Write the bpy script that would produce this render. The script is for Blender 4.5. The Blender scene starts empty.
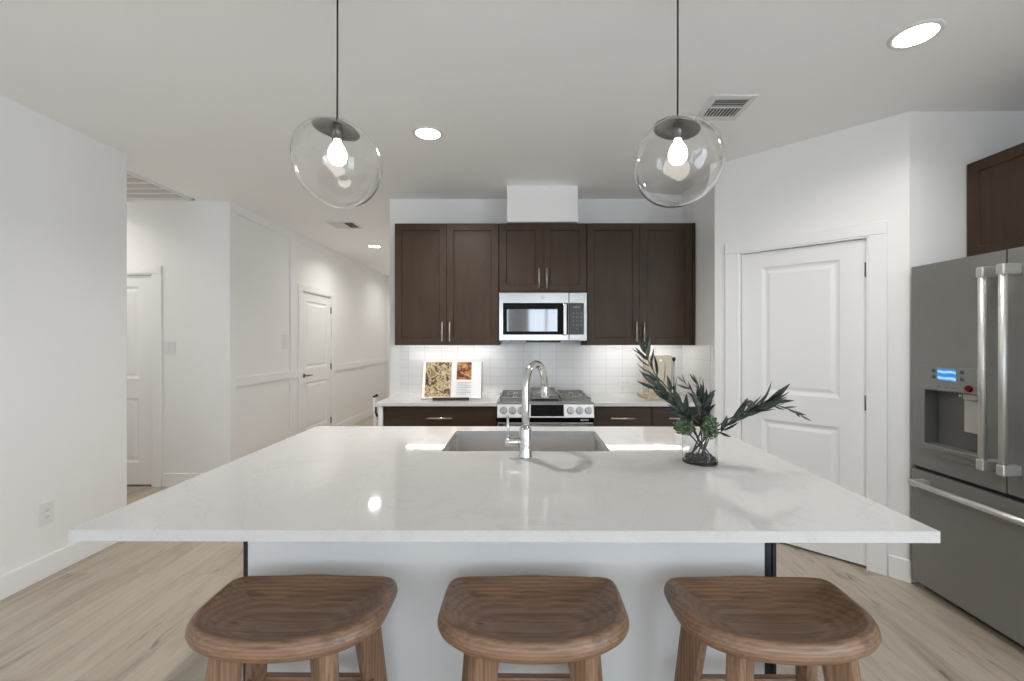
import bpy, bmesh, math, random
from mathutils import Vector, Matrix, Euler
C = bpy.context.scene.collection
SC = bpy.context.scene
R = math.radians
rnd = random.Random(7)

# ------------------------------------------------------------------ camera, world, exposure
F, VX, VY, CZ = 450.0, 523.5, 340.0, 1.407      # focal length in px, vanishing point, eye height
ZC = 2.735                                        # ceiling height
YAW = R(0.3)
cam = bpy.data.cameras.new('camera'); cam_o = bpy.data.objects.new('camera', cam); C.objects.link(cam_o)
cam_o.location = (0, 0, CZ); cam_o.rotation_euler = (R(90), 0, YAW)
cam.sensor_width = 36; cam.lens = 36*F/1024
cam.shift_x = -((VX - F*math.tan(YAW)) - 512)/1024
cam.shift_y = -(340.5 - VY)/1024
cam.clip_start = .02
SC.camera = cam_o
w = bpy.data.worlds.new('world'); SC.world = w; w.use_nodes = True
bg = w.node_tree.nodes['Background']
bg.inputs[0].default_value = (.80, .90, 1.0, 1); bg.inputs[1].default_value = 3.2
SC.view_settings.view_transform = 'Standard'; SC.view_settings.look = 'None'
SC.view_settings.exposure = 1.23; SC.view_settings.gamma = 1; SC.view_settings.use_curve_mapping = False
SC.cycles.max_bounces = 14; SC.cycles.diffuse_bounces = 8; SC.cycles.transparent_max_bounces = 24
SC.cycles.sample_clamp_indirect = 8; SC.cycles.caustics_reflective = False; SC.cycles.caustics_refractive = False
SC.cycles.use_denoising = True

def P(px, py, D):
    s = F/D
    return Vector(((px-VX)/s, D, CZ+(VY-py)/s))

# ------------------------------------------------------------------ materials
class NT:
    def __init__(self, name):
        self.m = bpy.data.materials.new(name); self.m.use_nodes = True
        self.t = self.m.node_tree; self.b = self.t.nodes['Principled BSDF']
    def n(self, ty, **kw):
        nd = self.t.nodes.new(ty)
        for k, v in kw.items():
            if k in nd.inputs: nd.inputs[k].default_value = v
            else: setattr(nd, k, v)
        return nd
    def l(self, a, b): self.t.links.new(a, b)
    def set(self, **kw):
        for k, v in kw.items(): self.b.inputs[k.replace('_', ' ')].default_value = v
    def coords(self, scale=(1,1,1), rot=(0,0,0), kind='Object'):
        tc = self.n('ShaderNodeTexCoord'); mp = self.n('ShaderNodeMapping')
        mp.inputs['Scale'].default_value = scale; mp.inputs['Rotation'].default_value = rot
        self.l(tc.outputs[kind], mp.inputs[0]); return mp.outputs[0]
    def noise(self, vec, scale, detail=4, rough=.55, dist=0):
        nd = self.n('ShaderNodeTexNoise'); nd.inputs['Scale'].default_value = scale
        nd.inputs['Detail'].default_value = detail; nd.inputs['Roughness'].default_value = rough
        nd.inputs['Distortion'].default_value = dist
        self.l(vec, nd.inputs['Vector']); return nd.outputs['Fac']
    def ramp(self, fac, stops):
        nd = self.n('ShaderNodeValToRGB'); cr = nd.color_ramp
        while len(cr.elements) > len(stops): cr.elements.remove(cr.elements[-1])
        while len(cr.elements) < len(stops): cr.elements.new(.5)
        for e, (p, c) in zip(cr.elements, stops): e.position = p; e.color = (*c, 1)
        self.l(fac, nd.inputs[0]); return nd.outputs[0]
    def mix(self, a, b, fac, mode='MIX'):
        nd = self.n('ShaderNodeMix', data_type='RGBA', blend_type=mode)
        for sock, v in ((nd.inputs[0], fac), (nd.inputs[6], a), (nd.inputs[7], b)):
            if hasattr(v, 'is_linked'): self.l(v, sock)
            elif isinstance(v, tuple): sock.default_value = (*v, 1)
            else: sock.default_value = v
        return nd.outputs[2]
    def col(self, sock): self.l(sock, self.b.inputs['Base Color'])
    def bump(self, h, strength=.2, dist=.01):
        nd = self.n('ShaderNodeBump'); nd.inputs['Strength'].default_value = strength; nd.inputs['Distance'].default_value = dist
        self.l(h, nd.inputs['Height']); self.l(nd.outputs[0], self.b.inputs['Normal'])

def S(r, g, b):                                  # sRGB 0..255 -> linear
    f = lambda v: (v/255/12.92) if v <= 10 else ((v/255+.055)/1.055)**2.4
    return (f(r), f(g), f(b))
def plain(name, c, rough=.5, metal=0, grain=.0, **kw):
    k = NT(name); k.set(Roughness=rough, Metallic=metal, **kw)
    k.b.inputs['Base Color'].default_value = (*c, 1)
    if grain:
        f = k.noise(k.coords(), 60, 3)
        k.col(k.ramp(f, [(.3, tuple(v*(1-grain) for v in c)), (.7, tuple(min(1, v*(1+grain)) for v in c))]))
    return k.m
M = {}
def wallpaint(name, c, rough=.5):
    k = NT(name); k.set(Roughness=rough); v = k.coords()
    k.col(k.ramp(k.noise(v, 1.3, 2), [(.3, tuple(x*.985 for x in c)), (.7, c)]))
    k.bump(k.noise(v, 180, 2), .04, .002); return k.m
M['wall'] = wallpaint('wall_paint', (.87, .868, .86), .42)
M['ceil'] = wallpaint('ceiling_paint', (.95, .947, .94), .8)
M['trim'] = wallpaint('trim_paint', (.88, .88, .88), .3)
M['door'] = wallpaint('door_paint', (.87, .87, .865), .32)
M['island_white'] = wallpaint('island_panel_paint', (.78, .79, .80), .38)
def floor_mat():
    k = NT('oak_plank_floor'); v = k.coords(rot=(0, 0, R(90)))
    br = k.n('ShaderNodeTexBrick'); br.offset = .37; br.inputs['Scale'].default_value = 1
    br.inputs['Brick Width'].default_value = 1.35; br.inputs['Row Height'].default_value = .185
    br.inputs['Mortar Size'].default_value = .0012; br.inputs['Color1'].default_value = (.0, .0, .0, 1)
    br.inputs['Color2'].default_value = (1, 1, 1, 1); br.inputs['Mortar'].default_value = (.4, .4, .4, 1); br.inputs['Bias'].default_value = 0
    k.l(v, br.inputs['Vector'])
    off = k.n('ShaderNodeVectorMath', operation='MULTIPLY'); off.inputs[1].default_value = (7.3, 3.1, 5.7); k.l(br.outputs['Color'], off.inputs[0])
    tc = k.coords(scale=(4.6, .62, 1)); add = k.n('ShaderNodeVectorMath', operation='ADD'); k.l(tc, add.inputs[0]); k.l(off.outputs[0], add.inputs[1])
    g1 = k.noise(add.outputs[0], 1.6, 6, .62, .9)
    tc2 = k.coords(scale=(26, 1.2, 1)); add2 = k.n('ShaderNodeVectorMath', operation='ADD'); k.l(tc2, add2.inputs[0]); k.l(off.outputs[0], add2.inputs[1])
    g2 = k.noise(add2.outputs[0], 2.2, 5, .6, .2)
    base = k.ramp(g1, [(.24, S(142, 129, 116)), (.40, S(176, 163, 148)), (.6, S(192, 181, 166)), (.8, S(181, 169, 154))])
    fine = k.ramp(g2, [(.3, (.88, .88, .88)), (.62, (1.03, 1.03, 1.03))])
    c = k.mix(base, fine, .65, 'MULTIPLY')
    tone = k.ramp(br.outputs['Color'], [(0, (.9, .89, .88)), (1, (1.05, 1.05, 1.05))])
    c = k.mix(c, tone, .8, 'MULTIPLY')
    seam = k.n('ShaderNodeMath', operation='MULTIPLY'); seam.inputs[1].default_value = .45; k.l(br.outputs['Fac'], seam.inputs[0])
    tc3 = k.coords(scale=(13, 2.6, 1)); add3 = k.n('ShaderNodeVectorMath', operation='ADD'); k.l(tc3, add3.inputs[0]); k.l(off.outputs[0], add3.inputs[1])
    kn = k.noise(add3.outputs[0], 1.1, 3, .5, 1.4)
    c = k.mix(c, k.ramp(kn, [(.27, (.52, .48, .45)), (.37, (1, 1, 1))]), .9, 'MULTIPLY')
    c = k.mix(c, S(126, 112, 98), seam.outputs[0]); k.col(c)
    k.set(Roughness=.42); k.bump(g2, .05, .002); return k.m
M['floor'] = floor_mat()
def quartz(name):
    k = NT(name); v = k.coords()
    n1 = k.noise(v, 2.2, 6, .6, 1.6)
    vein = k.ramp(n1, [(.485, (.62, .61, .597)), (.5, (.583, .574, .56)), (.515, (.62, .61, .597))])
    spk = k.ramp(k.noise(v, 160, 2), [(.4, (.97, .97, .97)), (.6, (1, 1, 1))])
    k.col(k.mix(vein, spk, 1.0, 'MULTIPLY')); k.set(Roughness=.055, IOR=1.5); return k.m
M['quartz'] = quartz('white_quartz')
def espresso(name, axis='z', c0=S(52, 38, 26), c1=S(68, 51, 36)):
    k = NT(name); sc = (14, 14, 1.4) if axis == 'z' else (1.4, 14, 14)
    v = k.coords(scale=sc); n1 = k.noise(v, 1.5, 6, .6, .8); n2 = k.noise(k.coords(), 4, 2)
    c = k.ramp(n1, [(.3, c0), (.72, c1)])
    c = k.mix(c, k.ramp(n2, [(.3, (.86, .86, .86)), (.7, (1.1, 1.08, 1.06))]), .8, 'MULTIPLY')
    k.col(c); k.set(Roughness=.42); k.b.inputs['Specular IOR Level'].default_value = .3
    k.bump(n1, .03, .002); return k.m
M['cab'] = espresso('espresso_wood'); M['cabh'] = espresso('espresso_wood_flat_grain', 'x')
M['cabdark'] = plain('cabinet_near_black', (.012, .010, .009), .6, grain=.1)  # plain near-black, used for the block below the microwave
def brushed(name, c, rough=.25, metal=1.0, axis=(2, 2, 220)):
    k = NT(name); v = k.coords(scale=axis); n = k.noise(v, 2, 3)
    k.col(k.ramp(n, [(.3, tuple(x*.93 for x in c)), (.7, c)])); k.set(Metallic=metal, Roughness=rough)
    rr = k.n('ShaderNodeMapRange'); rr.inputs['To Min'].default_value = rough*.8; rr.inputs['To Max'].default_value = rough*1.25
    k.l(n, rr.inputs[0]); k.l(rr.outputs[0], k.b.inputs['Roughness']); return k.m
M['steel'] = brushed('stainless_steel', (.60, .59, .575), .24)
M['sinksteel'] = brushed('sink_steel', (.72, .70, .68), .36)
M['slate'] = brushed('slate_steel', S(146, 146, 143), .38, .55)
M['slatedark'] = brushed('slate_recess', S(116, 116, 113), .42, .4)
M['nickel'] = brushed('brushed_nickel', (.62, .58, .53), .28)
M['handlesteel'] = brushed('handle_steel', (.72, .71, .69), .40, .8)
M['paddlesteel'] = brushed('paddle_steel', S(186, 184, 178), .4, .3)
M['panelsteel'] = brushed('control_panel_steel', (.80, .79, .77), .34)
M['chrome'] = plain('chrome', (.66, .66, .65), .10, 1.0)
M['black'] = plain('black_gloss', (.006, .006, .007), .08, grain=.2)
M['display'] = plain('display_black', (.004, .004, .005), .5, grain=.2); M['display'].node_tree.nodes['Principled BSDF'].inputs['Specular IOR Level'].default_value = .12
M['blackmat'] = plain('black_matte', (.012, .012, .013), .5, grain=.2)
M['iron'] = plain('cast_iron', S(132, 131, 129), .38, .35, grain=.15)
M['enamel'] = plain('cooktop_enamel', S(150, 149, 147), .3, .4, grain=.1)
M['burner'] = plain('burner_aluminium', S(205, 203, 198), .35, .6, grain=.05)
M['knob'] = plain('knob_steel', (.50, .50, .50), .18, 1.0)
M['bronze'] = plain('satin_hinge', (.22, .21, .20), .35, .9, grain=.1)
M['plastic'] = plain('white_plastic', (.78, .78, .77), .35, grain=.01)
M['slot'] = plain('slot_dark', (.12, .12, .12), .6, grain=.1)
M['ventdark'] = plain('duct_dark', S(80, 78, 75), .7, grain=.15)
M['ventgrey'] = plain('duct_grey', S(196, 192, 187), .7, grain=.05)
M['vent'] = plain('vent_white', (.76, .755, .745), .4, grain=.01)
M['cord'] = plain('black_cord', (.015, .014, .013), .6, grain=.2)
M['grey'] = plain('grey_cap_metal', (.19, .185, .18), .3, .9, grain=.1)
M['champagne'] = brushed('champagne_metal', S(178, 167, 146), .35, .55)
M['tan'] = plain('tan_base', S(182, 168, 146), .4, .2, grain=.05)
M['red'] = plain('red_knob', S(110, 18, 24), .25, .3, grain=.1)
M['paper'] = plain('book_paper', (.82, .82, .81), .6, grain=.02)
M['cover'] = plain('book_cover', S(150, 120, 118), .5, grain=.1)
M['text'] = plain('print_grey', S(175, 178, 180), .7, grain=.05)
M['whitemark'] = plain('white_marking', (.8, .8, .8), .5, grain=.02)
M['stem'] = plain('twig', S(42, 42, 34), .7, grain=.3)
M['pebble'] = plain('dark_pebble', S(40, 40, 38), .5, grain=.4)
def emit(name, c, s, base=(.8, .8, .8)):
    k = NT(name); k.set(Roughness=.4); k.b.inputs['Base Color'].default_value = (*base, 1)
    k.b.inputs['Emission Color'].default_value = (*c, 1); k.b.inputs['Emission Strength'].default_value = s; return k.m
M['lamp'] = emit('lamp_lens', (1, .96, .90), 9)
M['bulb'] = emit('bulb_frosted', (1, .93, .82), 3)
M['led'] = emit('led_strip', (1, .96, .91), 24)
def screen():
    k = NT('blue_screen'); v = k.coords(scale=(1, 1, 1)); n = k.n('ShaderNodeTexWave'); n.inputs['Scale'].default_value = 9
    n.inputs['Distortion'].default_value = 3; n.bands_direction = 'Z'; k.l(v, n.inputs['Vector'])
    c = k.ramp(n.outputs['Fac'], [(.0, S(40, 130, 210)), (.6, S(70, 165, 230)), (.95, S(190, 225, 250))])
    k.l(c, k.b.inputs['Emission Color']); k.b.inputs['Emission Strength'].default_value = .38
    k.set(Roughness=.15); k.b.inputs['Base Color'].default_value = (.02, .05, .1, 1); return k.m
M['screen'] = screen()
def walnut(name, long='x'):
    k = NT(name)
    v = k.coords(scale=(.05, 1, 1) if long == 'x' else (1, 1, .06))
    wv = k.n('ShaderNodeTexWave'); wv.wave_type = 'RINGS'; wv.rings_direction = 'X' if long == 'x' else 'Z'
    wv.inputs['Scale'].default_value = 34; wv.inputs['Distortion'].default_value = 3.2; wv.inputs['Detail'].default_value = 6
    wv.inputs['Detail Scale'].default_value = 2.4; wv.inputs['Detail Roughness'].default_value = .72
    off = k.n('ShaderNodeVectorMath', operation='ADD'); off.inputs[1].default_value = (0, .13, .22); k.l(v, off.inputs[0]); k.l(off.outputs[0], wv.inputs['Vector'])
    f2 = k.coords(scale=(3, 90, 90) if long == 'x' else (90, 90, 3)); g = k.noise(f2, 1.5, 4)
    big = k.noise(k.coords(scale=(1.2, 7, 7) if long == 'x' else (7, 7, 1.2)), 1.4, 3)
    c = k.ramp(wv.outputs['Fac'], [(.05, S(134, 104, 82)), (.5, S(143, 112, 89)), (.95, S(150, 119, 95))])
    c = k.mix(c, k.ramp(g, [(.3, (.70, .69, .68)), (.62, (1.06, 1.06, 1.06))]), .8, 'MULTIPLY')
    st = k.noise(k.coords(scale=(2.2, 34, 34) if long == 'x' else (34, 34, 2.2)), 1.6, 5, .65, .5)
    c = k.mix(c, k.ramp(st, [(.34, (.58, .56, .55)), (.46, (1, 1, 1)), (.62, (1.05, 1.05, 1.05)), (.7, (1.16, 1.14, 1.1))]), .8, 'MULTIPLY')
    c = k.mix(c, k.ramp(big, [(.3, (.66, .65, .65)), (.7, (1.16, 1.13, 1.1))]), .8, 'MULTIPLY')
    k.col(c); k.set(Roughness=.4); k.bump(g, .06, .002); return k.m
M['walnut'] = walnut('walnut_seat'); M['walnutleg'] = walnut('walnut_leg', 'z')
def tile():
    k = NT('white_subway_tile'); v = k.coords(rot=(R(-90), 0, 0))
    br = k.n('ShaderNodeTexBrick'); br.offset = 0.0; br.inputs['Scale'].default_value = 1
    br.inputs['Brick Width'].default_value = .155; br.inputs['Row Height'].default_value = .0762
    br.inputs['Mortar Size'].default_value = .0018; br.inputs['Mortar Smooth'].default_value = .3
    for q, cc in (('Color1', (.82, .815, .81)), ('Color2', (.80, .80, .795)), ('Mortar', (.60, .60, .60))): br.inputs[q].default_value = (*cc, 1)
    k.l(v, br.inputs['Vector']); k.col(br.outputs['Color']); k.set(Roughness=.14)
    inv = k.n('ShaderNodeMath', operation='SUBTRACT'); inv.inputs[0].default_value = 1; k.l(br.outputs['Fac'], inv.inputs[1])
    k.bump(inv.outputs[0], .35, .002); return k.m, k
M['tile'] = tile()[0]
def tile_side():
    m, k = tile(); m.name = 'white_subway_tile_side'
    for nd in k.t.nodes:
        if nd.type == 'MAPPING': nd.inputs['Rotation'].default_value = (R(-90), R(0), R(90))
    return m
M['tileside'] = tile_side()
def thin_glass(name, tint=(1, 1, 1), f0=.5, base=.035):
    k = NT(name); out = k.t.nodes['Material Output']
    tr = k.n('ShaderNodeBsdfTransparent'); tr.inputs[0].default_value = (*tint, 1)
    gl = k.n('ShaderNodeBsdfGlossy'); gl.inputs['Roughness'].default_value = .0
    lw = k.n('ShaderNodeLayerWeight', Blend=.5)
    pw = k.n('ShaderNodeMath', operation='POWER'); pw.inputs[1].default_value = 4.0; k.l(lw.outputs['Facing'], pw.inputs[0])
    mr = k.n('ShaderNodeMapRange'); mr.inputs['To Min'].default_value = base; mr.inputs['To Max'].default_value = f0; k.l(pw.outputs[0], mr.inputs[0])
    mx = k.n('ShaderNodeMixShader'); k.l(mr.outputs[0], mx.inputs[0]); k.l(tr.outputs[0], mx.inputs[1]); k.l(gl.outputs[0], mx.inputs[2])
    k.l(mx.outputs[0], out.inputs['Surface']); return k.m
def real_glass(name, c=(1, 1, 1), ior=1.45):
    k = NT(name); k.b.inputs['Base Color'].default_value = (*c, 1); k.set(Roughness=0.0, IOR=ior); k.b.inputs['Transmission Weight'].default_value = 1; return k.m
M['globe'] = real_glass('clear_globe_glass', (.99, .99, .99), 1.4)
M['vase'] = real_glass('clear_vase_glass', (.97, .98, .98), 1.45)
M['pane'] = thin_glass('window_glass', (.99, .99, .99), .4, .03)
def leafmat(name, c0, c1):
    k = NT(name); v = k.coords(); n = k.noise(v, 55, 3); k.col(k.ramp(n, [(.35, c0), (.62, c1)])); k.set(Roughness=.45); return k.m
M['leaf'] = leafmat('dark_willow_leaf', S(34, 41, 38), S(66, 76, 69))
M['green'] = leafmat('green_floret', S(38, 58, 38), S(104, 124, 90))
def photo_mat(name, scale, stops):
    k = NT(name); v = k.coords(); vo = k.n('ShaderNodeTexVoronoi'); vo.inputs['Scale'].default_value = scale
    n = k.n('ShaderNodeTexNoise'); n.inputs['Scale'].default_value = scale*.6; n.inputs['Detail'].default_value = 5; n.inputs['Distortion'].default_value = 1.5
    k.l(v, n.inputs['Vector']); k.l(v, vo.inputs['Vector'])
    c = k.ramp(n.outputs['Fac'], stops); sp = k.ramp(vo.outputs['Distance'], [(.0, (1.1, 1.08, 1.02)), (.5, (.6, .56, .5))])
    k.col(k.mix(c, sp, .7, 'MULTIPLY')); k.set(Roughness=.35); return k.m
M['photo1'] = photo_mat('food_photo_gold', 22, [(.34, S(34, 28, 22)), (.43, S(122, 92, 56)), (.485, S(222, 208, 182)), (.54, S(206, 184, 142)), (.60, S(150, 114, 62)), (.67, S(84, 90, 62)), (.76, S(40, 44, 34))])
M['photo2'] = photo_mat('food_photo_red', 22, [(.3, S(30, 26, 22)), (.45, S(150, 70, 35)), (.55, S(215, 165, 110)), (.65, S(80, 100, 60)), (.8, S(235, 200, 180))])
M['darkwood'] = espresso('dark_stand_wood', 'x', S(50, 34, 26), S(84, 58, 44))

# ------------------------------------------------------------------ mesh helpers
WM = {}
def nb(): return bmesh.new()
def merge(bm, t):
    me = bpy.data.meshes.new('tmp'); t.to_mesh(me); t.free(); bm.from_mesh(me); bpy.data.meshes.remove(me)
def box(bm, x0, x1, y0, y1, z0, z1, bev=0.0, seg=1, mi=0, mat=None):
    t = nb(); bmesh.ops.create_cube(t, size=1)
    for v in t.verts: v.co = Vector((x0+(x1-x0)*(v.co.x+.5), y0+(y1-y0)*(v.co.y+.5), z0+(z1-z0)*(v.co.z+.5)))
    if bev: bmesh.ops.bevel(t, geom=t.edges[:], offset=bev, segments=seg, profile=.5, affect='EDGES')
    for f in t.faces: f.material_index = mi
    if mat: t.transform(mat)
    merge(bm, t); return bm
def B(*a, **k): return box(nb(), *a, **k)
def frame_of(d):
    d = d.normalized(); u = d.cross(Vector((0, 0, 1)))
    if u.length < 1e-4: u = Vector((1, 0, 0))
    u.normalize(); return u, d.cross(u).normalized()
def tube(bm, pts, r, n=12, cap=True, mi=0):
    pts = [Vector(p) for p in pts]; rs = r if isinstance(r, (list, tuple)) else [r]*len(pts)
    rings = []; u = None
    for i, p in enumerate(pts):
        d = (pts[min(i+1, len(pts)-1)]-pts[max(i-1, 0)]).normalized()
        if u is None: u, v = frame_of(d)
        else:
            u = (u-d*u.dot(d)).normalized()
        v = d.cross(u).normalized()
        rings.append([bm.verts.new(p+(u*math.cos(2*math.pi*k/n)+v*math.sin(2*math.pi*k/n))*rs[i]) for k in range(n)])
    for a, b in zip(rings, rings[1:]):
        for k in range(n):
            f = bm.faces.new((a[k], a[(k+1) % n], b[(k+1) % n], b[k])); f.smooth = True; f.material_index = mi
    if cap:
        for q, rev in ((rings[0], True), (rings[-1], False)):
            f = bm.faces.new(q[::-1] if rev else q); f.material_index = mi
    return bm
def T(pts, r, n=12, **k): return tube(nb(), pts, r, n, **k)
def lathe(bm, prof, n=32, c=(0, 0, 0), mi=0):
    rings = []; c = Vector(c)
    for r, z in prof:
        if r < 1e-6: rings.append([bm.verts.new(c+Vector((0, 0, z)))])
        else: rings.append([bm.verts.new(c+Vector((r*math.cos(2*math.pi*k/n), r*math.sin(2*math.pi*k/n), z))) for k in range(n)])
    for a, b in zip(rings, rings[1:]):
        for k in range(n):
            k2 = (k+1) % n
            if len(a) == 1 and len(b) == 1: continue
            vs = (a[0], b[k2], b[k]) if len(a) == 1 else ((a[k], a[k2], b[0]) if len(b) == 1 else (a[k], a[k2], b[k2], b[k]))
            f = bm.faces.new(vs); f.smooth = True; f.material_index = mi
    return bm
def prism(bm, poly, z0, z1, mi=0):
    a = [bm.verts.new((x, y, z0)) for x, y in poly]; b = [bm.verts.new((x, y, z1)) for x, y in poly]; n = len(poly)
    bm.faces.new(a[::-1]); bm.faces.new(b)
    for k in range(n): bm.faces.new((a[k], a[(k+1) % n], b[(k+1) % n], b[k]))
    return bm
def panelled(bm, w, h, t, panels, prof, z0=0, x0=0):
    """slab with front at y=0, back at y=t; each panel (x0,x1,z0,z1) sunk by the profile [(inset, depth)...]"""
    xs = sorted({x0, x0+w, *[p[0] for p in panels], *[p[1] for p in panels]})
    zs = sorted({z0, z0+h, *[p[2] for p in panels], *[p[3] for p in panels]})
    V = {}
    def v(x, y, z):
        k = (round(x, 5), round(y, 5), round(z, 5))
        if k not in V: V[k] = bm.verts.new((x, y, z))
        return V[k]
    for i in range(len(xs)-1):
        for j in range(len(zs)-1):
            cx, cz = (xs[i]+xs[i+1])/2, (zs[j]+zs[j+1])/2
            if any(p[0] < cx < p[1] and p[2] < cz < p[3] for p in panels): continue
            bm.faces.new((v(xs[i], 0, zs[j]), v(xs[i+1], 0, zs[j]), v(xs[i+1], 0, zs[j+1]), v(xs[i], 0, zs[j+1])))
    for a, b, c, d in panels:
        prev = (0, 0)
        for ins, dep in prof:
            q0 = [(a+prev[0], c+prev[0]), (b-prev[0], c+prev[0]), (b-prev[0], d-prev[0]), (a+prev[0], d-prev[0])]
            q1 = [(a+ins, c+ins), (b-ins, c+ins), (b-ins, d-ins), (a+ins, d-ins)]
            for k in range(4):
                k2 = (k+1) % 4
                bm.faces.new((v(q0[k][0], prev[1], q0[k][1]), v(q0[k2][0], prev[1], q0[k2][1]), v(q1[k2][0], dep, q1[k2][1]), v(q1[k][0], dep, q1[k][1])))
            prev = (ins, dep)
        bm.faces.new([v(x, prev[1], z) for x, z in q1])
    # sides and back
    X1, Z1 = x0+w, z0+h
    for i in range(len(xs)-1):
        bm.faces.new((v(xs[i], 0, z0), v(xs[i], t, z0), v(xs[i+1], t, z0), v(xs[i+1], 0, z0)))
        bm.faces.new((v(xs[i], 0, Z1), v(xs[i+1], 0, Z1), v(xs[i+1], t, Z1), v(xs[i], t, Z1)))
    for j in range(len(zs)-1):
        bm.faces.new((v(x0, 0, zs[j]), v(x0, 0, zs[j+1]), v(x0, t, zs[j+1]), v(x0, t, zs[j])))
        bm.faces.new((v(X1, 0, zs[j]), v(X1, t, zs[j]), v(X1, t, zs[j+1]), v(X1, 0, zs[j+1])))
    bm.faces.new((v(x0, t, z0), v(x0, t, Z1), v(X1, t, Z1), v(X1, t, z0)))
    return bm
def tag(o, label=None, cat=None, group=None, kind=None):
    if label: o['label'] = label
    if cat: o['category'] = cat
    if group: o['group'] = group
    if kind: o['kind'] = kind
    return o
def obj(name, bm, m, parent=None, smooth=False, local=False, label=None, mod=None):
    """link a bmesh as one object; bm is in world space unless local (then in the parent's space)"""
    bmesh.ops.recalc_face_normals(bm, faces=bm.faces[:])
    if parent is not None and not local: bm.transform(WM[parent].inverted())
    me = bpy.data.meshes.new(name)
    if smooth:
        for f in bm.faces: f.smooth = True
    bm.to_mesh(me); bm.free()
    for q in (m if isinstance(m, (list, tuple)) else [m]): me.materials.append(q)
    o = bpy.data.objects.new(name, me); C.objects.link(o)
    if parent is not None: o.parent = parent; WM[o] = WM[parent]
    else: WM[o] = Matrix()
    if label: o['label'] = label
    return o
def thing(name, label, cat, loc=(0, 0, 0), rotz=0, group=None, kind=None):
    o = bpy.data.objects.new(name, None); C.objects.link(o); o.empty_display_size = .05
    o.location = loc; o.rotation_euler = (0, 0, rotz)
    WM[o] = Matrix.Translation(loc) @ Matrix.Rotation(rotz, 4, 'Z')
    return tag(o, label, cat, group, kind)
def struct(name, bm, m, label, cat): return tag(obj(name, bm, m), label, cat, kind='structure')
def copy_tree(o, parent=None):
    c = o.copy(); C.objects.link(c)
    if parent is not None: c.parent = parent
    for ch in list(o.children): copy_tree(ch, c)
    return c

# ------------------------------------------------------------------ room shell
XL, YE, YC, YH = -2.834, 3.20, 4.30, 9.30        # left wall, its end, corridor wall, hall end
YB, XS, XHR = 4.243, 1.497, -1.262              # kitchen back wall, side wall by the counter, hall's right wall
YR, XR = -5.0, 3.08                             # rear (window) wall, right wall
A = Vector((1.45, 3.42, 0)); Bp = Vector((2.243, 2.627, 0))
struct('floor', B(-4.9, 3.3, YR-.15, YH+.15, -.12, 0), M['floor'], 'greige oak plank floor running through kitchen and hall', 'floor')
struct('ceiling', B(-4.9, 3.3, YR-.15, YH+.15, ZC, ZC+.12), M['ceil'], 'flat white ceiling over the kitchen and hall', 'ceiling')
struct('wall_corridor_front', B(-4.8, XL-.12, YE-.12, YE, 0, ZC), M['wall'], 'white wall at the near side of the side corridor', 'wall')
struct('wall_corridor_end', B(-4.9, -4.8, YE-.12, YC+.12, 0, ZC), M['wall'], 'white end wall of the side corridor', 'wall')
# corridor wall (faces the camera) with a door opening
bm = nb(); DX0, DX1, DH = -4.325, -3.56, 2.035
box(bm, -4.8, DX0, YC, YC+.12, 0, ZC); box(bm, DX1, XL, YC, YC+.12, 0, ZC); box(bm, DX0, DX1, YC, YC+.12, DH, ZC); box(bm, DX0, DX1, YC+.07, YC+.12, 0, DH)
struct('wall_corridor_back', bm, M['wall'], 'white wall with the two-panel door beyond the left wall', 'wall')
# hall left wall with door opening
HY0, HY1 = 5.747, 6.627
bm = nb(); box(bm, XL-.12, XL, YC+.12, HY0, 0, ZC); box(bm, XL-.12, XL, HY1, YH, 0, ZC); box(bm, XL-.12, XL, HY0, HY1, DH, ZC); box(bm, XL-.12, XL-.07, HY0, HY1, 0, DH)
struct('wall_hall_left', bm, M['wall'], 'long white panelled wall of the hall', 'wall')
struct('wall_hall_end', B(XL-.12, XHR+.12, YH, YH+.12, 0, ZC), M['wall'], 'white wall at the far end of the hall', 'wall')
struct('wall_hall_right', B(XHR, XHR+.12, YB+.12, YH, 0, ZC), M['wall'], 'white wall on the kitchen side of the hall', 'wall')
struct('wall_back', B(XHR, XR, YB, YB+.12, 0, ZC), M['wall'], 'white kitchen back wall behind the dark cabinets', 'wall')
# side wall by the counter, its corner hidden behind the pantry corner
bm = nb(); prism(bm, [(XS, YB), (XS, 3.52), (A.x, A.y), (A.x+.085, A.y+.085), (XS+.1, 3.56), (XS+.1, YB)], 0, ZC)
struct('wall_side', bm, M['wall'], 'short white wall at the right end of the counter', 'wall')
# diagonal pantry wall with door opening; local x runs along the wall, front is -y
PD = Matrix.Translation(A) @ Matrix.Rotation(R(-45), 4, 'Z'); PL = (Bp-A).length; PT0, PT1 = .1865, .9234
bm = nb(); box(bm, 0, PT0, 0, .11, 0, ZC); box(bm, PT1, PL, 0, .11, 0, ZC); box(bm, PT0, PT1, 0, .11, DH, ZC); bm.transform(PD)
struct('wall_pantry', bm, M['wall'], 'white diagonal wall holding the pantry door', 'wall')
struct('wall_fridge_side', B(Bp.x, XR, Bp.y, Bp.y+.11, 0, ZC), M['wall'], 'white wall between pantry corner and the fridge', 'wall')
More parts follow.
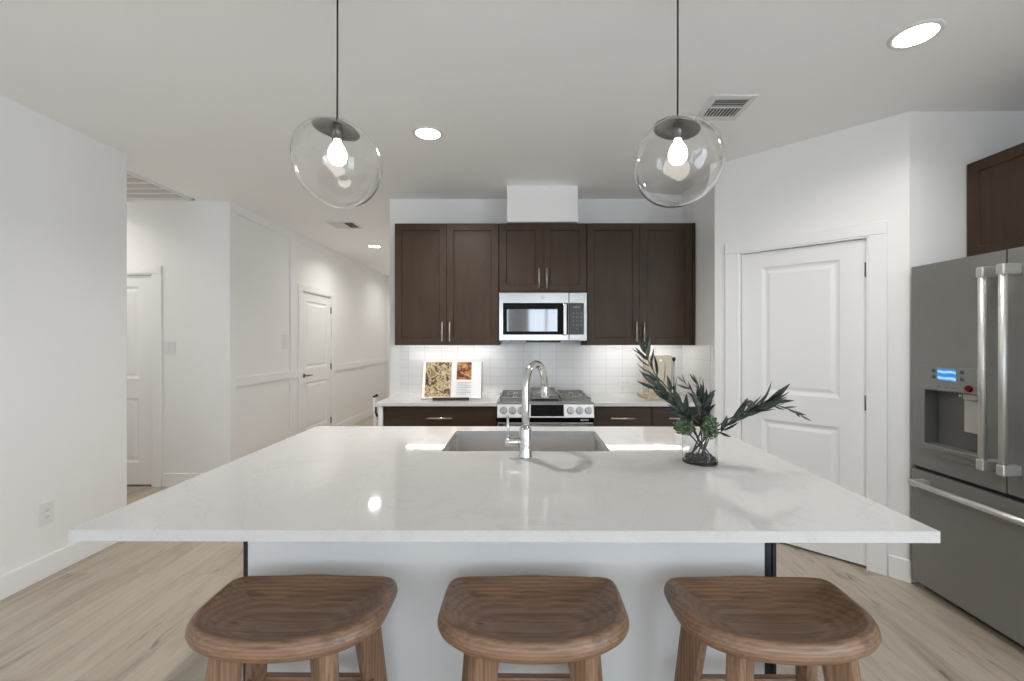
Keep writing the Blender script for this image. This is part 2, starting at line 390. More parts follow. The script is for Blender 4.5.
# windows behind the camera: two in the rear wall, two unseen tall ones added in the right wall for side light
WZ = (.12, 2.5)
WX = [(-1.5, -.4), (.1, 1.2)]; RZ = (.75, 2.35); WS = [(-4.5, -2.7), (-2.3, -.5)]
def pierced(axis_lo, axis_hi, wins, WZ=WZ):
    """wall slab in local x (length), y 0 (inside) to .12, with window openings"""
    bm = nb(); xs = [axis_lo] + [q for p in wins for q in p] + [axis_hi]
    for k in range(0, len(xs), 2): box(bm, xs[k], xs[k+1], 0, .12, 0, ZC)
    for p in wins: box(bm, p[0], p[1], 0, .12, 0, WZ[0]); box(bm, p[0], p[1], 0, .12, WZ[1], ZC)
    return bm
WN = [0]
def windows(mat, rz, wins, where, WZ=WZ):
    for i, p in enumerate(wins):
        WN[0] += 1; xm = (p[0]+p[1])/2; zm = (WZ[0]+WZ[1])/2
        t = thing('window_%d' % WN[0], where[i], 'window', mat @ Vector((xm, 0, WZ[0])), rz, kind='structure')
        bm = nb()
        for a, b, c, d in ((p[0], p[0]+.05, *WZ), (p[1]-.05, p[1], *WZ), (p[0], p[1], WZ[0], WZ[0]+.05), (p[0], p[1], WZ[1]-.05, WZ[1]), (xm-.025, xm+.025, *WZ)):
            box(bm, a, b, .04, .10, c, d, .004)
        bm.transform(mat); obj('window_frame', bm, M['trim'], t)
        bm = B(p[0]+.05, p[1]-.05, .07, .075, WZ[0]+.05, WZ[1]-.05); bm.transform(mat); obj('window_pane', bm, M['pane'], t)
        li = bpy.data.lights.new('daylight_portal', 'AREA'); li.shape = 'RECTANGLE'; li.size = p[1]-p[0]; li.size_y = WZ[1]-WZ[0]; li.cycles.is_portal = True
        lo = bpy.data.objects.new('daylight_portal', li); C.objects.link(lo)
        lo.matrix_world = mat @ Matrix.Translation((xm, .115, zm)) @ Matrix.Rotation(R(-90), 4, 'X')
RWM = Matrix.Translation((0, YR, 0)) @ Matrix.Rotation(R(180), 4, 'Z')          # local +y points outdoors
LWM = Matrix.Translation((XL, 0, 0)) @ Matrix.Rotation(R(90), 4, 'Z')
GWM = Matrix.Translation((XR, 0, 0)) @ Matrix.Rotation(R(-90), 4, 'Z')
bm = pierced(-XR-.12, -XL+.12, [(-b, -a) for a, b in WX][::-1], RZ); bm.transform(RWM)
struct('wall_rear', bm, M['wall'], 'white wall with two windows behind the viewer', 'wall')
windows(RWM, R(180), [(-b, -a) for a, b in WX], ['white-framed window of the rear wall nearer the left wall', 'white-framed window of the rear wall nearer the fridge side'], RZ)
bm = pierced(YR, YE, []); bm.transform(LWM); struct('wall_left', bm, M['wall'], 'plain off-white wall at the left of the island', 'wall')
RS = [(-b, -a) for a, b in WS][::-1]
bm = pierced(-YB-.12, -YR, RS); bm.transform(GWM); struct('wall_right', bm, M['wall'], 'white wall behind the fridge', 'wall')
windows(GWM, R(-90), RS, ['added unseen tall window nearer the kitchen in the right wall', 'added unseen tall window farthest from the kitchen in the right wall'])
# duct chase above the microwave
struct('wall_chase', B(-.141, .467, 3.876, YB, 2.426, ZC), M['wall'], 'white duct box rising from the middle cabinet to the ceiling', 'wall')
# backsplash
struct('wall_backsplash', B(-1.165, XS-.008, YB-.008, YB, .907, 1.45), M['tile'], 'white stacked subway tile behind the range', 'backsplash')
struct('wall_backsplash_side', B(XS-.008, XS, 3.60, YB, .907, 1.362), M['tileside'], 'white subway tile on the short wall right of the counter', 'backsplash')
# baseboards
def bboard(name, bm, label): struct(name, bm, M['trim'], label, 'baseboard')
bboard('baseboard_left', B(XL, XL+.014, YR, YE, 0, .13, .003), 'white baseboard along the left wall')
bm = nb(); box(bm, XL, XL+.014, YC, HY0-.11, 0, .13, .003); box(bm, XL, XL+.014, HY1+.11, YH, 0, .13, .003)
bboard('baseboard_hall', bm, 'white baseboard along the panelled hall wall')
bboard('baseboard_corridor', B(-3.46, XL, YC-.014, YC, 0, .13, .003), 'white baseboard right of the corridor door')
bboard('baseboard_hall_end', B(XL, XHR, YH-.014, YH, 0, .13, .003), 'white baseboard at the far end of the hall')
bm = nb(); box(bm, 1.026, PL+.01, -.014, 0, 0, .13, .003); bm.transform(PD); bboard('baseboard_pantry', bm, 'white baseboard right of the pantry door')
bboard('baseboard_right', B(XR-.014, XR, -.45, 1.5, 0, .13, .003), 'white baseboard on the wall behind the fridge')
# hall wall panelling
bm = nb(); box(bm, XL, XL+.018, YC, YH, ZC-.088, ZC, .003); struct('trim_1', bm, M['trim'], 'white frieze board under the hall ceiling', 'trim')
bm = nb(); box(bm, XL, XL+.02, YC+.09, HY0-.12, .945, 1.035, .003); box(bm, XL, XL+.02, HY1+.12, YH, .945, 1.035, .003)
struct('trim_2', bm, M['trim'], 'white rail board at waist height along the hall wall', 'trim')
struct('trim_3', B(XL, XL+.019, YC, YC+.09, .13, ZC-.088, .003), M['trim'], 'white vertical board at the hall corner', 'trim')
struct('trim_4', B(XL, XL+.019, 5.435, 5.545, .13, ZC-.088, .003), M['trim'], 'white vertical board beside the hall door', 'trim')

# ------------------------------------------------------------------ interior doors
def casing(name, mat, x0, x1, h, label, wl=.07, wr=.07):
    bm = nb()
    box(bm, x0-wl, x0-.006, -.016, 0, 0, h+.006, .004); box(bm, x1+.006, x1+wr, -.016, 0, 0, h+.006, .004)
    box(bm, x0-wl, x1+wr, -.017, 0, h+.006, h+.085, .004)
    box(bm, x0-.006, x0+.001, -.012, .05, 0, h); box(bm, x1-.001, x1+.006, -.012, .05, 0, h); box(bm, x0, x1, -.012, .05, h-.002, h+.006)
    bm.transform(mat); struct(name, bm, M['trim'], label, 'door trim')
def int_door(name, mat, rotz, x0, x1, h, label, hinge, lever):
    loc = mat @ Vector(((x0+x1)/2, 0, 0))
    t = thing(name, label, 'door', loc, rotz, kind='structure')
    g = .004; a, b = x0+g-(x0+x1)/2, x1-g-(x0+x1)/2; st = .135
    bm = panelled(nb(), b-a, h-.022, .035, [(a+st, b-st, .23, .85), (a+st, b-st, 1.035, h-.115)],
                  [(.010, .007), (.022, .011), (.030, .011), (.052, .004)], z0=.016, x0=a)
    bm.transform(Matrix.Translation((0, .012, 0))); leaf = obj('door_leaf', bm, M['door'], t, local=True)
    hx = b if hinge > 0 else a
    for z in (.23, 1.02, 1.84):
        hb = nb(); tube(hb, [(hx+.002, .004, z-.045), (hx+.002, .004, z+.045)], .007, 8)
        box(hb, hx-.009, hx+.008, .008, .013, z-.045, z+.045)
        obj('hinge', hb, M['bronze'], t, local=True)
    if lever:
        lx = (a if hinge > 0 else b); sgn = 1 if hinge > 0 else -1
        lb = nb(); cx = lx+sgn*.06
        tube(lb, [(cx, .012, .945), (cx, .004, .945)], .028, 20); tube(lb, [(cx, .006, .945), (cx, -.045, .945)], .009, 12)
        tube(lb, [(cx-.005*sgn, -.045, .945), (cx+.05*sgn, -.048, .947), (cx+.115*sgn, -.044, .942)], [.010, .009, .007], 10)
        obj('door_handle', lb, M['bronze'], t, local=True)
    return t
int_door('door_1', PD, R(-45), PT0, PT1, DH, 'white two-panel pantry door in the diagonal wall', 1, True)
casing('trim_5', PD, PT0, PT1, DH, 'white casing around the pantry door', .107, .10)
HM = Matrix.Translation((XL, 0, 0)) @ Matrix.Rotation(R(90), 4, 'Z')
int_door('door_2', HM, R(90), HY0, HY1, DH, 'white two-panel door in the panelled hall wall', 1, True)
casing('trim_6', HM, HY0, HY1, DH, 'white casing around the hall door', .11, .11)
CM = Matrix.Translation((0, YC, 0))
int_door('door_3', CM, 0, DX0, DX1, DH, 'white two-panel door partly hidden by the left wall', 1, False)
casing('trim_7', CM, DX0, DX1, DH, 'white casing around the corridor door', .09, .095)

# ------------------------------------------------------------------ cabinets
SHAKER = [(.0015, .0), (.006, .009)]
def shaker(bm_mat, x0, x1, z0, z1, rail=.058):
    bm = panelled(nb(), x1-x0, z1-z0, .02, [(x0+rail, x1-rail, z0+rail, z1-rail)], SHAKER, z0=z0, x0=x0)
    bm.transform(bm_mat); return bm
def bar_pull(mat, x, z, length, vertical, proj=.03):
    bm = nb(); h = length/2
    ax = Vector((0, 0, 1)) if vertical else Vector((1, 0, 0)); c = Vector((x, -proj, z))
    tube(bm, [c-ax*h, c+ax*h], .0065, 12)
    for s in (-1, 1): q = c+ax*(h-.022)*s; tube(bm, [q, q+Vector((0, proj+.001, 0))], .005, 10)
    bm.transform(mat); return bm
def wall_cabinet(x0, x1, z0, z1, yf, yb, label, group, filler=0, pulls='low', mat=Matrix(), split=None):
    loc = mat @ Vector(((x0+x1)/2, yb, z0))
    t = thing('wall_cabinet', label, 'cabinet', loc, mat.to_euler().z, group)
    bm = B(x0, x1, yf+.021, yb, z0+.022, z1, .001)
    for q in (x0, x1-.016): box(bm, q, q+.016, yf+.021, yb, z0, z0+.023)
    box(bm, x0, x1, yf+.021, yf+.04, z0, z0+.023)
    bm.transform(mat); obj('body', bm, M['cab'], t)
    g = .0018; xe = x1-filler; xm = split if split else (x0+xe)/2
    dm = mat @ Matrix.Translation((0, yf, 0))
    if filler:
        bm = B(xe+g, x1, yf+.003, yf+.021, z0, z1, .001); bm.transform(mat); obj('filler_strip', bm, M['cab'], t)
    for a, b, px in ((x0+g*2.5, xm-g, xm-.033), (xm+g, xe-g*2.5, xm+.033)):
        d = obj('door', shaker(dm, a, b, z0+.003, z1-.003), M['cab'], t)
        obj('handle', bar_pull(dm, px, z0+.118, .17, True), M['nickel'], d)
    return t
YU = 3.911; UZ0, UZ1 = 1.362, 2.424
wall_cabinet(-1.1255, -.2152, UZ0, UZ1, YU, YB, 'tall dark-stained two-door wall cabinet above the open cookbook', 'dark wall cabinets')
wall_cabinet(-.2148, .5504, 1.824, UZ1, YU, YB, 'short dark-stained two-door wall cabinet above the microwave', 'dark wall cabinets')
wall_cabinet(.5508, 1.4905, UZ0, UZ1, YU, YB, 'tall dark-stained two-door wall cabinet right of the microwave', 'dark wall cabinets', filler=.022)
FM = Matrix.Translation((2.566, 2.622, 0)) @ Matrix.Rotation(R(-90), 4, 'Z')   # local x runs from the pantry corner towards the viewer
wall_cabinet(.0, 1.0, 1.87, 2.424, 0, .495, 'dark-stained two-door cabinet over the refrigerator', 'dark wall cabinets', mat=FM)

YF = 3.612                                      # base cabinet face
def base_cabinet(x0, x1, label, group, split_doors=True, end=None):
    t = thing('base_cabinet', label, 'cabinet', ((x0+x1)/2, YB, 0), 0, group)
    bm = B(x0, x1, YF+.021, YB-.001, .10, .876); box(bm, x0, x1, YF+.075, YB-.001, 0, .10); obj('body', bm, M['cab'], t)
    g = .002; dm = Matrix.Translation((0, YF, 0)); xm = (x0+x1)/2
    d = obj('drawer', B(x0+g, x1-g, YF, YF+.02, .705, .868, .002), M['cabh'], t)
    obj('handle', bar_pull(dm, xm, .782, .20, False), M['nickel'], d)
    for a, b, px in (((x0+g, xm-g, xm-.035), (xm+g, x1-g, xm+.035)) if split_doors else ((x0+g, x1-g, x1-.04),)):
        q = obj('door', shaker(dm, a, b, .105, .70), M['cab'], t); obj('handle', bar_pull(dm, px, .60, .17, True), M['nickel'], q)
    if end: obj('end_panel', B(end[0], end[1], YF-.012, YB-.001, 0, .876, .002), M['trim'], t, label='white painted end panel')
    return t
base_cabinet(-1.127, -.213, 'dark base cabinet with one wide drawer left of the range', 'dark base cabinets', end=(-1.163, -1.129))
base_cabinet(.563, 1.028, 'dark base cabinet with one drawer just right of the range', 'dark base cabinets', False)
base_cabinet(1.03, 1.485, 'dark base cabinet with one drawer in the corner by the short wall', 'dark base cabinets', False)
def slab(name, x0, x1, y0, y1, label):
    return tag(obj(name, B(x0, x1, y0, y1, .877, .907, .002), M['quartz']), label, 'countertop')
slab('countertop', -1.178, -.2125, 3.589, YB-.009, 'white quartz countertop left of the range')
slab('countertop', .5625, XS-.009, 3.589, YB-.009, 'white quartz countertop right of the range')

# ------------------------------------------------------------------ range
def make_range():
    x0, x1, yf, yb = -.2095, .5595, 3.552, 4.20; cx = (x0+x1)/2
    t = thing('range', 'stainless steel slide-in gas range with six front knobs', 'range', (cx, yb, 0))
    obj('body', B(x0+.004, x1-.004, yf+.055, yb, .03, .893, .003), M['blackmat'], t)
    for sx in (x0+.06, x1-.06):
        for sy in (yf+.12, yb-.06): obj('foot', T([(sx, sy, 0), (sx, sy, .035)], .02, 12), M['blackmat'], t)
    tilt = Matrix.Translation((0, yf, .792)) @ Matrix.Rotation(R(-17), 4, 'X') @ Matrix.Translation((0, -yf, -.792))
    bm = nb(); prism(bm, [(yf, .792), (yf+.0354, .908), (yf+.10, .908), (yf+.10, .792)], x0, x1)
    for v in bm.verts: v.co = Vector((v.co.z, v.co.x, v.co.y))
    bmesh.ops.bevel(bm, geom=bm.edges[:], offset=.004, segments=2, profile=.5, affect='EDGES')
    cpn = obj('control_panel', bm, M['panelsteel'], t)
    bm = B(cx-.118, cx+.145, yf-.003, yf+.01, .804, .897, .002); bm.transform(tilt); obj('display', bm, M['display'], cpn)
    for px in (503.5, 512.4, 521.3, 570.6, 579.6, 588.6):
        kx = (px-VX)*yf/F; k = nb()
        tube(k, [(kx, yf+.002, .849), (kx, yf-.008, .849)], .031, 24); tube(k, [(kx, yf-.008, .849), (kx, yf-.034, .849)], [.026, .023], 24)
        box(k, kx-.005, kx+.005, yf-.042, yf-.033, .828, .870, .002)
        k.transform(tilt); obj('knob', k, M['knob'], t, smooth=False)
    d = obj('oven_door', B(x0+.006, x1-.006, yf+.004, yf+.06, .235, .755, .006, 2), M['steel'], t)
    obj('window', B(x0+.10, x1-.10, yf+.001, yf+.006, .33, .62, .002), M['black'], d)
    obj('vent_strip', B(x0+.004, x1-.004, yf+.006, yf+.06, .757, .790, .001), M['black'], t)
    mk = nb()
    for i, wd in enumerate((.008, .007, .008, .007, .009, .007)): box(mk, .452+i*.0112, .452+i*.0112+wd*.85, yf+.0045, yf+.0065, .769, .780)
    obj('maker_mark', mk, M['whitemark'], t)
    h = nb(); tube(h, [(x0+.05, yf-.05, .715), (x1-.05, yf-.05, .715)], .013, 16)
    for hx in (x0+.09, x1-.09): tube(h, [(hx, yf-.05, .715), (hx, yf+.006, .715)], .009, 12)
    obj('handle', h, M['steel'], d)
    obj('drawer', B(x0+.006, x1-.006, yf+.004, yf+.06, .06, .225, .006, 2), M['steel'], t)
    # cooktop
    obj('cooktop', B(x0+.002, x1-.002, yf+.03, yb, .893, .915, .004, 2), M['enamel'], t)
    def grate(a, b, bars):
        g = nb(); y0, y1 = yf+.07, yb-.035; zt = .945
        for q in (a, b-.014): box(g, q, q+.014, y0, y1, zt-.014, zt, .003)
        for q in (y0, y1-.014, (y0+y1)/2-.007): box(g, a, b, q, q+.014, zt-.014, zt, .003)
        for cyy in ((y0*3+y1)/4, (y0+3*y1)/4):
            for k in range(8):
                if bars == 'griddle': break
                an = k*math.pi/4; m = (a+b)/2
                tube(g, [(m+.03*math.cos(an), cyy+.03*math.sin(an), zt-.006), (m+.098*math.cos(an), cyy+.10*math.sin(an), zt-.006)], .006, 6)
        for q in (a+.007, b-.007):
            for yy in (y0+.007, y1-.007): tube(g, [(q, yy, .914), (q, yy, zt-.012)], .007, 8)
        return g
    w3 = (x1-x0-.03)/3
    for i in range(3):
        a = x0+.015+i*w3; gr = obj('grate', grate(a+.003, a+w3-.003, 'griddle' if i == 1 else 'star'), M['iron'], t)
        if i == 1:
            gb = nb(); box(gb, a+.012, a+w3-.012, yf+.09, yb-.05, .945, .953, .003); box(gb, a+.012, a+w3-.012, yf+.09, yf+.10, .945, .966, .002)
            box(gb, a+.012, a+w3-.012, yb-.06, yb-.05, .945, .972, .002)
            for q in (a+.012, a+w3-.022): box(gb, q, q+.01, yf+.09, yb-.05, .945, .966, .002)
            obj('griddle_plate', gb, M['iron'], t)
    for i in (0, 2):
        for yy in (yf+.215, yb-.165):
            bx = x0+.015+(i+.5)*w3; k = nb(); lathe(k, [(0, .0), (.055, .0), (.05, .012), (.042, .014), (.042, .022), (0, .024)], 24, (bx, yy, .913))
            obj('burner', k, M['burner'], t)
make_range()

# ------------------------------------------------------------------ microwave
def make_microwave():
    x0, x1, yf, yb, z0, z1 = -.2115, .547, 3.872, YB-.01, 1.398, 1.818
    t = thing('microwave', 'stainless steel over-the-range microwave with black window', 'microwave', ((x0+x1)/2, yb, z0))
    obj('body', B(x0, x1, yf+.03, yb, z0, z1, .003), M['mwsteel'], t)
    xd = x1-.155                                   # door / control split
    d = obj('door', B(x0, xd-.001, yf, yf+.032, z0+.004, z1-.002, .004, 2), M['mwsteel'], t)
    obj('window', B(x0+.035, xd-.006, yf-.003, yf+.004, z0+.055, z1-.092, .002), M['display'], d)
    fr = nb(); a, b, c, e = x0+.068, xd-.10, z0+.082, z1-.145
    obj('window_screen', B(a, b, yf-.0045, yf-.002, c, e, .001), M['mwscreen'], d)
    hb = nb(); hx = xd-.038
    box(hb, hx-.017, hx+.017, yf-.046, yf-.032, z0+.05, z1-.10, .006, 2)
    for zz in (z0+.075, z1-.13): box(hb, hx-.012, hx+.012, yf-.036, yf+.002, zz-.015, zz+.015, .003)
    obj('handle', hb, M['mwsteel'], d)
    cp = obj('control_panel', B(xd+.001, x1, yf, yf+.032, z0+.004, z1-.002, .004, 2), M['mwsteel'], t)
    obj('keypad', B(xd+.004, x1-.028, yf-.003, yf+.004, z0+.055, z1-.092, .002), M['keypad'], cp)
    for i in range(3):
        for j in range(5):
            if j == 0 and i != 1: continue
            obj('key', B(xd+.03+i*.032, xd+.046+i*.032, yf-.0042, yf-.002, z0+.10+j*.034, z0+.108+j*.034), M['keymark'], cp)
    obj('readout', B(xd+.035, xd+.095, yf-.0042, yf-.002, z0+.284, z0+.30), M['keymark'], cp)
    lg = nb(); n = 24; cx, cz = .165, z1-.045
    for ra, rb_ in ((.0165, .0145), (.006, .0)):
        ring = []
        for r_ in (ra, rb_):
            ring.append([lg.verts.new((cx+max(r_, .0005)*math.cos(2*math.pi*q/n), yf-.0012, cz+max(r_, .0005)*math.sin(2*math.pi*q/n))) for q in range(n)])
        for q in range(n): lg.faces.new((ring[0][q], ring[0][(q+1) % n], ring[1][(q+1) % n], ring[1][q]))
    r2 = bmesh.ops.extrude_face_region(lg, geom=lg.faces[:])
    for v in [e for e in r2['geom'] if isinstance(e, bmesh.types.BMVert)]: v.co.y += .003
    obj('emblem', lg, M['grey'], d)
    obj('vent_grille', B(.02, .32, yf+.004, yf+.2, z0-.012, z0+.002, .002), M['blackmat'], t)
    obj('mount_block', B(.505, .549, yf+.05, yf+.10, UZ0, z0+.0, .001), M['cabdark'], t)
M['mwscreen'] = plain('microwave_screen', (.15, .15, .155), .05, .85, grain=.05)
M['mwsteel'] = brushed('microwave_steel', (.40, .395, .385), .2)
M['keypad'] = plain('keypad_glass', (.025, .025, .027), .25, .0, grain=.1)
M['keymark'] = plain('keypad_print', S(96, 98, 100), .5, grain=.05)
make_microwave()

# ------------------------------------------------------------------ under-cabinet lights
def led(x0, x1, label):
    t = thing('under_cabinet_light', label, 'light', ((x0+x1)/2, 4.05, UZ0), 0, 'under cabinet light bars')
    obj('housing', B(x0, x1, 4.035, 4.065, UZ0+.010, UZ0+.022, .001), M['vent'], t)
    obj('diffuser', B(x0+.01, x1-.01, 4.046, 4.054, UZ0+.006, UZ0+.011), M['led'], t)
led(-1.06, -.28, 'thin white light bar under the left wall cabinet')
led(.62, 1.42, 'thin white light bar under the right wall cabinet')

# ------------------------------------------------------------------ island
IX0, IX1, IY0, IY1 = -1.200, 1.088, 1.180, 2.604
SX0, SX1, SY0, SY1 = -.37, .392, 2.022, 2.473
bm = nb()
def rrect(x0, x1, y0, y1, r, n=6):
    pts = []
    for cx, cy, a0 in ((x1-r, y1-r, 0), (x0+r, y1-r, 90), (x0+r, y0+r, 180), (x1-r, y0+r, 270)):
        for k in range(n+1): a = R(a0+90*k/n); pts.append((cx+r*math.cos(a), cy+r*math.sin(a)))
    return pts
def slab_with_hole(outer, hole, z0, z1):
    bm = nb(); n = len(hole)
    ho = {}
    for z in (z0, z1):
        ho[z] = [bm.verts.new((x, y, z)) for x, y in hole]
    ou = {z: [bm.verts.new((x, y, z)) for x, y in outer] for z in (z0, z1)}
    for z in (z0, z1):
        # outer corners: 0 (x1,y1) 1 (x0,y1) 2 (x0,y0) 3 (x1,y0), same turning sense and start as rrect
        q = n//4
        for c in range(4):
            seg = ho[z][c*q:(c+1)*q]; o = ou[z][c]
            for a, b in zip(seg, seg[1:]): bm.faces.new((o, b, a))
            bm.faces.new((o, ou[z][(c+1) % 4], ho[z][((c+1)*q) % n], seg[-1]))
    for k in range(n): bm.faces.new((ho[z0][k], ho[z0][(k+1) % n], ho[z1][(k+1) % n], ho[z1][k]))
    for c in range(4): bm.faces.new((ou[z0][c], ou[z0][(c+1) % 4], ou[z1][(c+1) % 4], ou[z1][c]))
    return bm
bm = slab_with_hole([(IX1, IY1), (IX0, IY1), (IX0, IY0), (IX1, IY0)], rrect(SX0, SX1, SY0, SY1, .018), .877, .907)
es = [e for e in bm.edges if all(v.co.x in (IX0, IX1) or abs(v.co.x-IX0) < 1e-5 or abs(v.co.x-IX1) < 1e-5 for v in e.verts) and e.calc_face_angle(0) > .5]
bmesh.ops.bevel(bm, geom=es, offset=.003, segments=2, profile=.5, affect='EDGES')
tag(obj('island_countertop', bm, M['quartz']), 'large white quartz island top with sink cut-out', 'countertop')
def make_island():
    t = thing('kitchen_island', 'white-panelled island base with dark side panels', 'island', (-.05, 2.05, 0))
    obj('back_panel', B(-.9405, .818, 1.53, 1.55, 0, .876, .001), M['island_white'], t)
    body = nb(); box(body, -.9385, -.38, 1.552, 2.56, .10, .876); box(body, .40, .816, 1.552, 2.56, .10, .876)
    box(body, -.38, .40, 1.552, 2.56, .10, .12); box(body, -.9385, .816, 1.552, 2.49, 0, .10)
    obj('body', body, M['cab'], t)
    obj('side_panel', B(-.9575, -.9412, 1.532, 2.58, 0, .876, .001), M['islandedge'], t, label='dark side panel')
    obj('side_panel', B(.8186, .842, 1.532, 2.58, 0, .876, .001), M['islandedge'], t, label='dark side panel')
    obj('outer_skin', B(.8455, .859, 1.532, 2.58, 0, .876, .001), M['islandedge'], t, label='dark outer skin')
    obj('filler_strip', B(.8424, .8452, 1.545, 2.58, 0, .876), M['slate'], t, label='grey filler strip')
    dm = Matrix.Translation((-.06, 2.582, 0)) @ Matrix.Rotation(R(180), 4, 'Z')
    xs = [-.875, -.44, 0.0, .44, .878]
    for a, b, s in zip(xs, xs[1:], (1, -1, 1, -1)):
        d = obj('door', shaker(dm, a+.003, b-.003, .105, .868), M['cab'], t)
        obj('handle', bar_pull(dm, b-.035 if s > 0 else a+.035, .74, .17, True), M['nickel'], d)
M['islandedge'] = plain('dark_cabinet_edge', S(32, 34, 42), .45, grain=.1)
make_island()
def make_sink():
    t = thing('sink', 'stainless steel undermount sink set in the island top', 'sink', ((SX0+SX1)/2, (SY0+SY1)/2, .66))
    bm = nb(); prof = [(.0, .876), (.0, .70), (.006, .675), (.03, .665)]
    rings = []
    for ins, z in prof: rings.append([bm.verts.new((x, y, z)) for x, y in rrect(SX0-.004+ins, SX1+.004-ins, SY0-.004+ins, SY1+.004-ins, .02)])
    outer = []
    for ins, z in ((-.02, .876), (-.02, .64)): outer.append([bm.verts.new((x, y, z)) for x, y in rrect(SX0+ins, SX1-ins, SY0+ins, SY1-ins, .03)])
    for a, b in list(zip(rings, rings[1:])) + [(rings[0], outer[0]), (outer[0], outer[1])]:
        n = len(a)
        for k in range(n): bm.faces.new((a[k], a[(k+1) % n], b[(k+1) % n], b[k]))
    bm.faces.new(rings[-1]); bm.faces.new(outer[-1][::-1])
    obj('basin', bm, M['sinksteel'], t)
    k = nb(); lathe(k, [(.058, .0), (.056, .004), (.045, .003), (.04, -.004+.006), (0, .002)], 28, ((SX0+SX1)/2, 2.3, .6655))
    obj('drain', k, M['knob'], t)
make_sink()
def make_faucet():
    fx, fy, z = .009, 1.925, .907
    t = thing('faucet', 'tall chrome gooseneck kitchen faucet beside the sink', 'faucet', (fx, fy, z))
    b = nb(); lathe(b, [(0, 0), (.031, 0), (.031, .004), (.028, .012), (.0265, .05), (.0265, .118), (.0245, .124), (.019, .126), (.0, .127)], 32, (fx, fy, z))
    obj('body', b, M['chrome'], t)
    d = Vector((.092, .196, 0)); L = d.length; r = L/2; u = d.normalized(); base = Vector((fx, fy, 0))
    pts = [base+Vector((0, 0, z+.12)), base+Vector((0, 0, z+.2)), base+Vector((0, 0, 1.19))]
    for k in range(1, 17):
        a = math.pi*k/16; pts.append(base+u*(r-r*math.cos(a))+Vector((0, 0, 1.19+r*math.sin(a))))
    obj('spout', tube(nb(), pts, .0165, 20), M['chrome'], t)
    e = base+u*L
    obj('spray_head', tube(nb(), [e+Vector((0, 0, 1.195)), e+Vector((0, 0, 1.185)), e+Vector((0, 0, 1.145)), e+Vector((0, 0, 1.138))], [.0165, .0195, .0215, .0195], 20), M['chrome'], t)
    h = nb(); tube(h, [(fx-.015, fy, .971), (fx-.083, fy, .971), (fx-.087, fy, .971)], [.0165, .0165, .014], 20)
    hd = obj('handle', h, M['chrome'], t)
    obj('lever', tube(nb(), [(fx-.072, fy, .983), (fx-.075, fy, 1.03), (fx-.077, fy, 1.082)], [.0055, .0055, .005], 12), M['chrome'], hd)
make_faucet()

# ------------------------------------------------------------------ stools
def seat_bm():
    bm = nb(); n = 128; a, bb, bf = .268, .156, .175; ZT = .660
    def rad(th):
        c, s = math.cos(th), math.sin(th)
        if s > 0:
            e = 12; aa = a*(1-.04*s*s); return ((abs(c)/aa)**e+(abs(s)/bb)**e)**(-1/e)
        e = 2.25; return ((abs(c)/a)**e+(abs(s)/bf)**e)**(-1/e)
    def top(u, x, y):
        z = -.046*max(0, 1-(u/.89)**3.6)
        z += .012*math.exp(-(x/.06)**2)*max(0, min(1, (y+.02)/.12))*max(0, 1-(u/.96)**6)
        return z
    prof = [(.0, None), (.12, None), (.25, None), (.38, None), (.5, None), (.6, None), (.68, None), (.75, None), (.81, None), (.86, None), (.895, .0), (.925, -.002), (.955, -.0075), (.98, -.0165), (.995, -.0265), (1.0, -.034), (.985, -.044), (.94, -.054), (.86, -.062), (.70, -.067), (.4, -.069), (0, -.069)]
    rings = []
    for u, zz in prof:
        if u == 0: rings.append([bm.verts.new((0, 0, ZT+(top(0, 0, 0) if zz is None else zz)))]); continue
        row = []
        for k in range(n):
            th = 2*math.pi*k/n; back = max(0, math.sin(th))**.7
            ue = 1-(1-u)*(1-.62*back) if u > .89 else u*(1+.0722*back*(u/.89)**2)   # crisper rim along the straight back edge
            r = rad(th)*ue; x, y = r*math.cos(th), r*math.sin(th)
            z = top(u, x, y) if zz is None else zz
            if u > .85 and z > -.03: z += .0035*math.exp(-(x/.06)**2)*back
            row.append(bm.verts.new((x, y, ZT+z)))
        rings.append(row)
    for p, q in zip(rings, rings[1:]):
        for k in range(n):
            k2 = (k+1) % n
            bm.faces.new((p[0], q[k], q[k2]) if len(p) == 1 else ((p[k], q[0], p[k2]) if len(q) == 1 else (p[k], q[k], q[k2], p[k2])))
    return bm
def leg_ends(sx, sy):
    return (Vector((sx*.160, .112, .60)), Vector((sx*.222, .172, 0))) if sy > 0 else (Vector((sx*.126, -.085, .60)), Vector((sx*.185, -.150, 0)))
def leg_bm(sx, sy):
    bm = nb(); p0, p1 = leg_ends(sx, sy); d = Vector((sx, sy*.9, 0)).normalized(); w = Vector((-d.y, d.x, 0))
    rings = []
    for k in range(6):
        f = k/5; c = p0.lerp(p1, f); hd, hw = .041-.012*f, .025-.006*f; ch = .010
        ring = []
        for a, b in ((hd, hw-ch), (hd-ch, hw), (-hd+ch, hw), (-hd, hw-ch), (-hd, -hw+ch), (-hd+ch, -hw), (hd-ch, -hw), (hd, -hw+ch)):
            ring.append(bm.verts.new(c+d*a+w*b))
        rings.append(ring)
    for p, q in zip(rings, rings[1:]):
        for k in range(8): bm.faces.new((p[k], p[(k+1) % 8], q[(k+1) % 8], q[k]))
    bm.faces.new(rings[0]); bm.faces.new(rings[-1][::-1]); return bm
def lp(sx, sy, z):
    p, q = leg_ends(sx, sy); return p.lerp(q, 1-z/.60)
